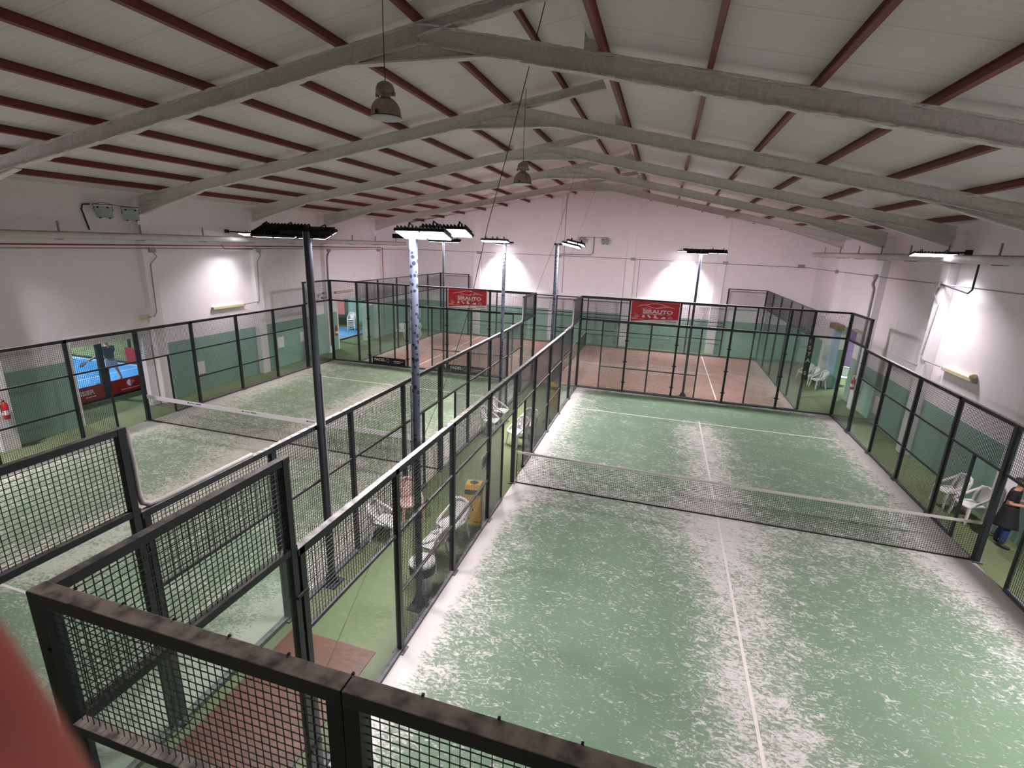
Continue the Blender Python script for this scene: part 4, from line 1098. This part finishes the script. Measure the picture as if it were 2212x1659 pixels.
# ------------------------------------------------------------------ bins
T = thing('round_waste_bin', 'white round waste bin with black liner behind the passage fence', 'bin', (-5.30, -4.55, 0))
x, y = -5.30, -4.55
b = MB(); b.lathe((x, y, 0), [(.001, 0), (.15, .0), (.16, .03), (.2, .46), (.2, .5)], 28); part('body', b, M['plastic_white'], T)
b = MB(); b.lathe((x, y, 0), [(.203, .38), (.225, .40), (.235, .5), (.23, .57), (.21, .575)], 28); part('bin_liner', b, M['black'], T)
b = MB(); b.lathe((x, y, 0), [(.232, .57), (.235, .60), (.22, .625), (.12, .64), (.001, .645)], 28); part('lid', b, M['plastic_white'], T)
def ybin(x, y, rz, label):
    T = thing('cardboard_recycling_bin', label, 'bin', (x, y, 0), rz, group='yellow recycling bins')
    b = MB(); b.box(-.17, -.13, 0, .17, .13, .72); part('body', b, M['yellow'], T, world=False, bevel=.004)
    b = MB(); b.box(-.175, -.135, .72, .175, .135, .84); part('dark_band', b, M['black'], T, world=False)
    b = MB(); s0, s1 = .185, .145
    b.add([(-s0,-s1,.84),(s0,-s1,.84),(s0,s1,.84),(-s0,s1,.84),(-s0+.02,-s1+.02,.95),(s0-.02,-s1+.02,.95),(s0-.02,s1-.02,.95),(-s0+.02,s1-.02,.95)], [(0,3,2,1),(4,5,6,7),(0,1,5,4),(1,2,6,5),(2,3,7,6),(3,0,4,7)])
    part('lid', b, M['yellow'], T, world=False)
    b = MB(); b.lathe((0, 0, .951), [(.001, 0), (.085, 0), (.09, .003)], 24); part('opening', b, M['black'], T, world=False)
    b = MB(); b.box(-.01, -.1325, .33, .02, -.1305, .39); b.box(.03, -.1325, .05, .13, -.1305, .075); b.box(-.1, -.1325, .12, -.06, -.1305, .15); b.box(-.05, -.1325, .42, -.02, -.1305, .45); part('printed_marks', b, M['black'], T, world=False)
ybin(-5.27, -2.1, 0.12, 'yellow recycling bin with round black opening in the passage, the near one')
ybin(-5.30, 6.62, 0.1, 'yellow recycling bin far down the passage')

# ------------------------------------------------------------------ chairs
def make_chair(label, mat):
    T = thing('plastic_garden_chair', label, 'chair', (0,0,0), group='white plastic garden chairs')
    m = M[mat]
    b = MB()
    def seat(u, v):
        x = (u-.5)*(.44+.04*v); y = -.2+v*.43
        return (x, y, .42 - .018*math.sin(PI*u)*math.sin(PI*v) + .012*abs(u-.5)*2 - (.03*(v-.85)/.15 if v > .85 else 0))
    b.grid(seat, 8, 8); part('seat', b, m, T, world=False, solid=.018)
    b = MB()
    for s in (-1, 1):   # back frame uprights + arc
        b.tube([(s*.20, -.19, .42), (s*.215, -.235, .58), (s*.215, -.275, .72), (s*.17, -.30, .80), (s*.07, -.315, .835), (0, -.317, .84)], [.022,.024,.026,.026,.024,.022], 8)
    b.grid(lambda u, v: ((u-.5)*(.22+.18*v**1.5), -.2-.115*v-.012*math.sin(PI*v)-.03*(1-abs(2*u-1)**2)*v, .43+v*.40), 6, 8)
    part('backrest', b, m, T, world=False, solid=.012)
    for s in (-1, 1):
        b = MB(); pts = [(s*.20, -.29, .76), (s*.235, -.20, .68), (s*.25, -.08, .60), (s*.255, .06, .53), (s*.245, .17, .46), (s*.225, .21, .41)]
        b.tube(pts, [.022,.026,.03,.03,.028,.024], 8); part('armrest', b, m, T, world=False)
    for (sx, sy) in ((-1,1),(1,1),(-1,-1),(1,-1)):
        b = MB(); x0, y0 = sx*.2, (.19 if sy > 0 else -.17); x1, y1 = sx*.245, (.235 if sy > 0 else -.27)
        w0, w1 = .028, .017
        b.add([(x0-w0,y0-w0,.415),(x0+w0,y0-w0,.415),(x0+w0,y0+w0,.415),(x0-w0,y0+w0,.415),(x1-w1,y1-w1,0),(x1+w1,y1-w1,0),(x1+w1,y1+w1,0),(x1-w1,y1+w1,0)],
              [(0,1,2,3),(7,6,5,4),(0,4,5,1),(1,5,6,2),(2,6,7,3),(3,7,4,0)])
        part('leg', b, m, T, world=False)
    return T
proto = make_chair('white plastic chair beside the right wall, the one nearest the net', 'plastic_white')
def facing(dx, dy): return math.atan2(-dx, dy)
proto.location = (5.78, 2.02, 0.0); proto.rotation_euler = (0, 0, facing(-1, -.25))
spots = [
 (5.66, 2.72, facing(-1, -.2), 0, 'white plastic chair beside the right wall, behind the nearest one'),
 (-6.72, -3.35, facing(1, .15), 0, 'white plastic chair in the passage facing right, beside the near left mast'),
 (-5.42, -2.95, facing(-.35, -1), 0, 'white plastic chair in the passage between round bin and yellow bin'),
 (-5.50, -3.75, facing(-1, .2), 0, 'white plastic chair in the passage just behind the round bin'),
 (-6.72, 3.2, facing(1, -.1), 0, 'white plastic chair far down the passage, left side, nearer one'),
 (-6.72, 4.25, facing(1, -.1), 0, 'white plastic chair far down the passage, left side, farther one'),
 (-5.50, 3.35, facing(-.2, -1), 0, 'white plastic chair far down the passage on the right, facing the viewer'),
 (-5.62, 2.55, facing(-.6, -1), 0, 'white plastic chair in the passage beside the right court net post'),
 (5.62, 14.25, facing(-1, -.35), 0, 'white plastic chair next to the pale blue pillar by the right wall'),
 (5.45, 14.95, facing(-1, -.35), 0, 'middle white plastic chair of the row by the right wall pillar'),
 (5.35, 15.6, facing(-1, -.35), 0, 'farthest white plastic chair of the row by the right wall pillar'),
 (6.95, 15.4, facing(-.6, -1), 0, 'white plastic chair standing inside the purple room'),
 (-17.5, 16.9, facing(.3, -1), 0, 'white plastic chair at the far left corner, nearer the wall'),
 (-16.75, 17.6, facing(.3, -1), 0, 'white plastic chair at the far left corner, nearer the red court'),
]
for (x, y, r, z, lab) in spots:
    c = copy_tree(proto); c.location = (x, y, z); c.rotation_euler = (0, 0, r); c['label'] = lab
pk = make_chair('faded pink plastic armchair in the passage beside the near left mast', 'plastic_pink'); pk.location = (-6.66, -2.45, 0); pk.rotation_euler = (0, 0, facing(.75, -.65)); pk['group'] = 'pink plastic chairs'
# stacked chairs in the annex
for i in range(4):
    c = copy_tree(proto); c.location = (-21.6, 17.6, 0.0+i*0.11); c.rotation_euler = (0, 0, facing(.4, -1)); c['label'] = 'white plastic chair in the left stack through the far left opening, %s from the floor' % words[i]; c['group'] = 'stacked white chairs'
for i in range(4):
    c = copy_tree(proto); c.location = (-20.6, 17.9, 0.0+i*0.11); c.rotation_euler = (0, 0, facing(.4, -1)); c['label'] = 'white plastic chair in the right stack through the far left opening, %s from the floor' % words[i]; c['group'] = 'stacked white chairs'
b = MB(); b.box(-24.6, 18.3, .9, -22.6, 18.4, 2.6); single('wall_panel', b, M['pinkred'], 'faded red wall panel seen through the far left opening', 'panel')
T = thing('side_table', 'white low plastic tub under the nearest chair by the right wall', 'tub', (5.95, 2.35, 0))
b = MB(); b.lathe((5.95, 2.45, 0), [(.001, 0), (.10, 0), (.13, .28), (.12, .28)], 20); part('tub', b, M['plastic_white'], T)

# ------------------------------------------------------------------ people
def skin(name, verts, edges, radii, mat, parent, root=0, sub=1, label=None):
    me = bpy.data.meshes.new(name); me.from_pydata([Vector(v) for v in verts], edges, [])
    o = OBJ.new(name, me); COL.objects.link(o)
    m = o.modifiers.new('skin', 'SKIN'); m.use_smooth_shade = True
    s = o.modifiers.new('sub', 'SUBSURF'); s.levels = sub; s.render_levels = sub
    for i, r in enumerate(radii):
        sv = me.skin_vertices[0].data[i]
        sv.radius = r if isinstance(r, tuple) else (r, r)
        sv.use_root = (i == root)
    dg = bpy.context.evaluated_depsgraph_get(); dg.update()
    nm = bpy.data.meshes.new_from_object(o.evaluated_get(dg))
    OBJ.remove(o)
    for p in nm.polygons: p.use_smooth = True
    nm.materials.clear(); nm.materials.append(mat); nm.name = name
    no = OBJ.new(name, nm); COL.objects.link(no); no.parent = parent
    return no
class Fig:
    def __init__(s): s.v = []; s.e = []; s.r = []
    def n(s, p, r, frm=None):
        s.v.append(tuple(p)); s.r.append(r); i = len(s.v)-1
        if frm is not None: s.e.append((frm, i))
        return i
    def hand(s, wrist, d, side, up, frm, L_=1.0):
        d = Vector(d).normalized(); side = Vector(side).normalized(); up = Vector(up).normalized(); w = Vector(wrist)
        palm = s.n(w+d*.045*L_, (.022*L_, .034*L_), frm); kn = s.n(w+d*.085*L_, (.016*L_, .038*L_), palm)
        for i, (o, ln) in enumerate(((-.03,.062),(-.01,.072),(.01,.067),(.029,.052))):
            a_ = s.n(w+d*(.10)*L_+side*o*L_, .0085*L_, kn); b_ = s.n(w+d*(.10+ln*.5)*L_+side*o*1.1*L_-up*.008, .008*L_, a_); s.n(w+d*(.10+ln*.9)*L_+side*o*1.1*L_-up*.026, .0065*L_, b_)
        t1 = s.n(w+d*.06*L_-side*.045*L_, .010*L_, palm); s.n(w+d*.095*L_-side*.06*L_-up*.01, .008*L_, t1)

# woman at the right frame edge; local frame: +y is where she faces
T = thing('person', 'person in black top and long dark skirt with face mask at the right edge', 'person', (5.86, 0.93, 0), facing(.8, -.6))
f = Fig()
pel = f.n((0, 0, .88), (.135, .11)); sp = f.n((0, -.01, 1.05), (.12, .10), pel); ch = f.n((0, 0, 1.22), (.145, .115), sp); nk = f.n((0, .02, 1.36), (.055, .055), ch); hd0 = f.n((0, .05, 1.42), (.06, .065), nk)
hd1 = f.n((0, .07, 1.50), (.078, .098), hd0); hd2 = f.n((0, .06, 1.575), (.062, .08), hd1)
for s in (-1, 1):
    sh = f.n((s*.155, .0, 1.295), .052, ch); el = f.n((s*.20, -.02, 1.06), .042, sh); wr = f.n((s*.13, .22, 1.08), .028, el)
    f.hand((s*.13, .22, 1.08), (-s*.35, 1, .12), (1, 0, 0), (0, 0, 1), wr)
    hp = f.n((s*.08, 0, .80), .082, pel); kn_ = f.n((s*.09, .02 + .03*s, .46), .056, hp); an = f.n((s*.085, -.02+.06*s, .09), .036, kn_); f.n((s*.09, .04+.06*s, .05), .024, an)
body = skin('body', f.v, f.e, f.r, M['skin'], T, sub=2)
# face
b = MB(); b.add([(-.014,.155,1.495),(.014,.155,1.495),(0,.185,1.485),(0,.155,1.53)], [(0,1,2),(1,3,2),(3,0,2),(0,3,1)]); part('nose', b, M['skin'], body, world=False)
for s in (-1, 1):
    b = MB(); b.lathe((s*.032, .150, 1.512), [(.001, -.007), (.010, 0), (.001, .007)], 10); part('eye', b, M['black'], body, world=False)
    b = MB(); b.lathe((s*.082, .055, 1.49), [(.001, -.03), (.014, -.015), (.018, .01), (.001, .03)], 10); part('ear', b, M['skin'], body, world=False)
b = MB(); b.grid(lambda u, v: ((u-.5)*.14, .165-.06*abs(u-.5)*2*abs(u-.5)*2+.01, 1.415+.075*v), 8, 4); part('face_mask', b, M['mask'], T, world=False, solid=.006)
f = Fig(); a0 = f.n((0, .035, 1.555), (.085, .095)); a1 = f.n((0, -.01, 1.50), (.075, .06), a0); a2 = f.n((0, .06, 1.60), (.07, .075), a0); a3 = f.n((0, -.075, 1.575), (.035, .035), a0); skin('hair', f.v, f.e, f.r, M['hair'], T, sub=2)
f = Fig(); p = f.n((0, 0, .96), (.15, .125)); q = f.n((0, -.01, 1.08), (.145, .12), p); r_ = f.n((0, 0, 1.24), (.195, .155), q); t0 = f.n((0, .01, 1.34), (.10, .085), r_)
for s in (-1, 1): a_ = f.n((s*.165, 0, 1.29), .084, r_); f.n((s*.20, -.015, 1.12), .070, a_)
skin('top', f.v, f.e, f.r, M['cloth_black'], T, sub=2)
b = MB(); n = 28
prof = [(.15, 1.0), (.16, .9), (.19, .75), (.235, .55), (.25, .46)]
vs = []; fs = []
for (r0, z) in prof:
    for k_ in range(n):
        a_ = 2*PI*k_/n; rr = r0*(1+.05*math.sin(5*a_)*(1-z)); vs.append((rr*math.cos(a_)*1.0, rr*math.sin(a_)*.85, z + (.05*math.cos(a_*1.0) if z < .5 else 0)))
for i in range(len(prof)-1):
    for k_ in range(n): k2 = (k_+1) % n; fs.append((i*n+k_, i*n+k2, (i+1)*n+k2, (i+1)*n+k_))
b.add(vs, fs, True); part('skirt', b, M['cloth_black'], T, world=False, solid=.01)
for s in (-1, 1):
    b = MB(); b.tube([(s*.085, .01, .70), (s*.09, .02+.03*s, .46), (s*.086, -.015+.06*s, .16)], [.09, .072, .058], 12); part('trouser_leg', b, M['jeans'], T, world=False)
    f = Fig(); a_ = f.n((s*.085, -.02+.06*s, .20), .052); b_ = f.n((s*.087, -.02+.06*s, .06), .048, a_); c_ = f.n((s*.09, .05+.06*s, .045), (.042, .042), b_); f.n((s*.09, .15+.06*s, .038), (.036, .036), c_); skin('boot', f.v, f.e, f.r, M['boot'], T, sub=1)
b = MB(); b.box(-.04, .335, 1.09, .04, .345, 1.23); single_phone = b
ph = part('phone', b, M['black'], None); ph.location = T.location; ph.rotation_euler = T.rotation_euler; tag(ph, 'dark mobile phone held by the person at the right edge', 'phone')

# player on the blue court, back to the opening; faces -x
T = thing('person', 'padel player in dark shirt and white shorts on the blue court', 'person', (-22.95, 2.88, 0.012), facing(-1, .1))
f = Fig()
pel = f.n((0, 0, .93), (.135, .11)); sp = f.n((0, .03, 1.10), (.12, .095), pel); ch = f.n((0, .06, 1.30), (.16, .115), sp); nk = f.n((0, .08, 1.46), (.055, .055), ch); hd0 = f.n((0, .10, 1.53), (.062, .07), nk)
hd1 = f.n((0, .11, 1.61), (.078, .098), hd0); hd2 = f.n((0, .10, 1.69), (.062, .08), hd1)
armp = {1: [(.20, .05, 1.38), (.22, .12, 1.12), (.14, .32, 1.08)], -1: [(-.20, .05, 1.38), (-.36, .05, 1.16), (-.56, .12, 1.02)]}
for s in (-1, 1):
    A_ = armp[s]; sh = f.n(A_[0], .056, ch); el = f.n(A_[1], .042, sh); wr = f.n(A_[2], .03, el)
    dd = (Vector(A_[2])-Vector(A_[1])); f.hand(A_[2], dd, (0,0,1) , (0,1,0), wr)
    hp = f.n((s*.09, 0, .86), .09, pel); kn_ = f.n((s*.20, -.02+.05*s, .48), .058, hp); an = f.n((s*.27, -.06, .10), .038, kn_); f.n((s*.28, .06, .05), .036, an)
body = skin('body', f.v, f.e, f.r, M['skin'], T, sub=2)
f = Fig(); a0 = f.n((0, .08, 1.67), (.085, .09)); a1 = f.n((0, .05, 1.60), (.076, .06), a0); skin('hair', f.v, f.e, f.r, M['hair'], T, sub=2)
b = MB(); b.add([(-.014,.205,1.60),(.014,.205,1.60),(0,.235,1.59),(0,.205,1.635)], [(0,1,2),(1,3,2),(3,0,2),(0,3,1)]); part('nose', b, M['skin'], body, world=False)
for s in (-1, 1):
    b = MB(); b.lathe((s*.032, .20, 1.62), [(.001, -.007), (.010, 0), (.001, .007)], 10); part('eye', b, M['black'], body, world=False)
    b = MB(); b.lathe((s*.082, .10, 1.60), [(.001, -.03), (.014, -.015), (.018, .01), (.001, .03)], 10); part('ear', b, M['skin'], body, world=False)
f = Fig(); p = f.n((0, .0, .88), (.185, .155)); q = f.n((0, .03, 1.10), (.18, .145), p); r_ = f.n((0, .06, 1.32), (.205, .155), q); t0 = f.n((0, .075, 1.43), (.08, .07), r_)
for s in (-1, 1): a_ = f.n((s*.20, .05, 1.385), .075, r_); e_ = Vector(armp[s][0]).lerp(Vector(armp[s][1]), .7); f.n(e_, .066, a_)
skin('shirt', f.v, f.e, f.r, M['navy'], T, sub=2)
f = Fig(); p = f.n((0, 0, 1.0), (.17, .14))
for s in (-1, 1): a_ = f.n((s*.10, 0, .82), .125, p); f.n((s*.175, -.01+.03*s, .50), .115, a_)
skin('shorts', f.v, f.e, f.r, M['shorts'], T, sub=2)
for s in (-1, 1):
    f = Fig(); a_ = f.n((s*.27, -.08, .07), .045); b_ = f.n((s*.275, .0, .05), (.045, .045), a_); f.n((s*.285, .11, .04), (.034, .034), b_); skin('shoe', f.v, f.e, f.r, M['shoe_red'], T, sub=1)
rk = thing('padel_racket', 'dark racket held out by the player on the blue court', 'racket', T.location, T.rotation_euler[2])
b = MB(); b.cyl((-.58, .13, 1.03), (-.70, .20, .93), .014, 10); part('handle', b, M['black'], rk, world=False)
b = MB(); c0 = Vector((-.83, .27, .82)); d_ = Vector((-.12, .07, -.10)).normalized(); s_ = Vector((.3, .9, .2)).normalized(); s_ = (s_-d_*s_.dot(d_)).normalized(); nn_ = d_.cross(s_)
ring = [c0+d_*.15*math.cos(2*PI*i/20)+s_*.12*math.sin(2*PI*i/20) for i in range(20)]
b.add([p+nn_*.018 for p in ring]+[p-nn_*.018 for p in ring], [tuple(range(20)), tuple(range(20,40))[::-1]]+[(i, (i+1) % 20, 20+(i+1) % 20, 20+i) for i in range(20)]); part('head', b, M['black'], rk, world=False)

# ------------------------------------------------------------------ camera
CP = Vector((-1.8128, -11.3708, 5.9728)); yaw, pit, rol, foc = -0.2819, -0.2731, 0.0366, 1075.62
Fv = Vector((math.sin(yaw)*math.cos(pit), math.cos(yaw)*math.cos(pit), math.sin(pit)))
Rv = Vector((math.cos(yaw), -math.sin(yaw), 0)); Uv = Rv.cross(Fv)
R2 = Rv*math.cos(rol)+Uv*math.sin(rol); U2 = -Rv*math.sin(rol)+Uv*math.cos(rol)
cd = bpy.data.cameras.new('camera'); cam = OBJ.new('camera', cd); COL.objects.link(cam)
mw = Matrix((R2, U2, -Fv)).transposed().to_4x4(); mw.translation = CP
cam.matrix_world = mw
cd.sensor_width = 36; cd.lens = foc/2212*36; cd.clip_start = 0.01; cd.clip_end = 200
cd.dof.use_dof = True; cd.dof.focus_distance = 9.0; cd.dof.aperture_fstop = cd.lens/2.0
SC.camera = cam

# photographer's hand: index finger tip reaches just in front of the lens at the lower left
def cpt(u, v, d): return CP + R2*((u-110-1106)/foc*d) + U2*(-(v-829.5)/foc*d) + Fv*d
T = thing('hand', 'blurred reddish fingertip at the lower left corner, close to the lens', 'hand', cpt(-300, 2600, .075))
tip = cpt(-150, 1330, .050); dip = cpt(40, 1680, .051); pip = cpt(277, 2120, .056); mcp = cpt(60, 2700, .078)
o0 = T.location
f = Fig()
wr = f.n(cpt(-900, 3700, .115)-o0, (.026, .02)); pm = f.n(cpt(-400, 3200, .095)-o0, (.030, .022), wr)
m1 = f.n(mcp-o0, .0125, pm); m2 = f.n(pip-o0, .0095, m1); m3 = f.n(dip-o0, .0082, m2); m4 = f.n(tip-o0, .0072, m3)
for (uu, vv, ln) in ((-330, 2750, 1.0), (-650, 2850, .95), (-950, 3000, .8)):
    a_ = f.n(cpt(uu, vv, .085)-o0, .0105, pm); b_ = f.n(cpt(uu+60, vv-330*ln, .098)-o0, .0088, a_); c_ = f.n(cpt(uu+330, vv-160*ln, .112)-o0, .008, b_); f.n(cpt(uu+420, vv+60, .108)-o0, .007, c_)
t1 = f.n(cpt(150, 3400, .10)-o0, .012, pm); t2 = f.n(cpt(420, 3000, .11)-o0, .010, t1); f.n(cpt(560, 2750, .115)-o0, .008, t2)
skin('body', f.v, f.e, f.r, M['fingerskin'], T, sub=2)

# ------------------------------------------------------------------ other rooms' lamps
def ceiling_lamp(x, y, z, p, label, sx=1.2, sy=.6):
    T = thing('ceiling_lamp', label, 'ceiling lamp', (x, y, z), group='lamps of the neighbouring rooms')
    b = MB(); b.box(x-sx/2, y-sy/2, z, x+sx/2, y+sy/2, z+.05); part('panel', b, M['housing'], T)
    li = bpy.data.lights.new('room_light', 'AREA'); li.shape = 'RECTANGLE'; li.size = sx; li.size_y = sy; li.energy = p; li.color = (.97, .98, 1)
    lo = OBJ.new('room_light', li); COL.objects.link(lo); lo.parent = T; lo.location = (0, 0, -.02)
ceiling_lamp(-25, 0.5, 4.9, 520, 'ceiling lamp over the blue court next door')
ceiling_lamp(-31, 5, 4.9, 520, 'second ceiling lamp deeper over the blue court next door')
ceiling_lamp(-22.5, 14.5, 4.9, 260, 'ceiling lamp behind the far left opening')
ceiling_lamp(8.3, 16.0, 3.1, 260, 'ceiling lamp in the purple room', .6, .6)

# ------------------------------------------------------------------ world and view
w = bpy.data.worlds.new('world'); SC.world = w; w.use_nodes = True
w.node_tree.nodes['Background'].inputs[0].default_value = (0.5, 0.5, 0.55, 1); w.node_tree.nodes['Background'].inputs[1].default_value = 0.05
SC.view_settings.view_transform = 'Standard'; SC.view_settings.look = 'None'; SC.view_settings.gamma = 1; SC.view_settings.use_curve_mapping = False
SC.view_settings.exposure = 0.46
SC.cycles.use_denoising = True
SC.cycles.transparent_max_bounces = 16
SC.cycles.use_adaptive_sampling = True; SC.cycles.adaptive_threshold = 0.1
SC.cycles.max_bounces = 6; SC.cycles.diffuse_bounces = 5; SC.cycles.glossy_bounces = 3
SC.cycles.caustics_reflective = False; SC.cycles.caustics_refractive = False
SC.cycles.sample_clamp_indirect = 8.0
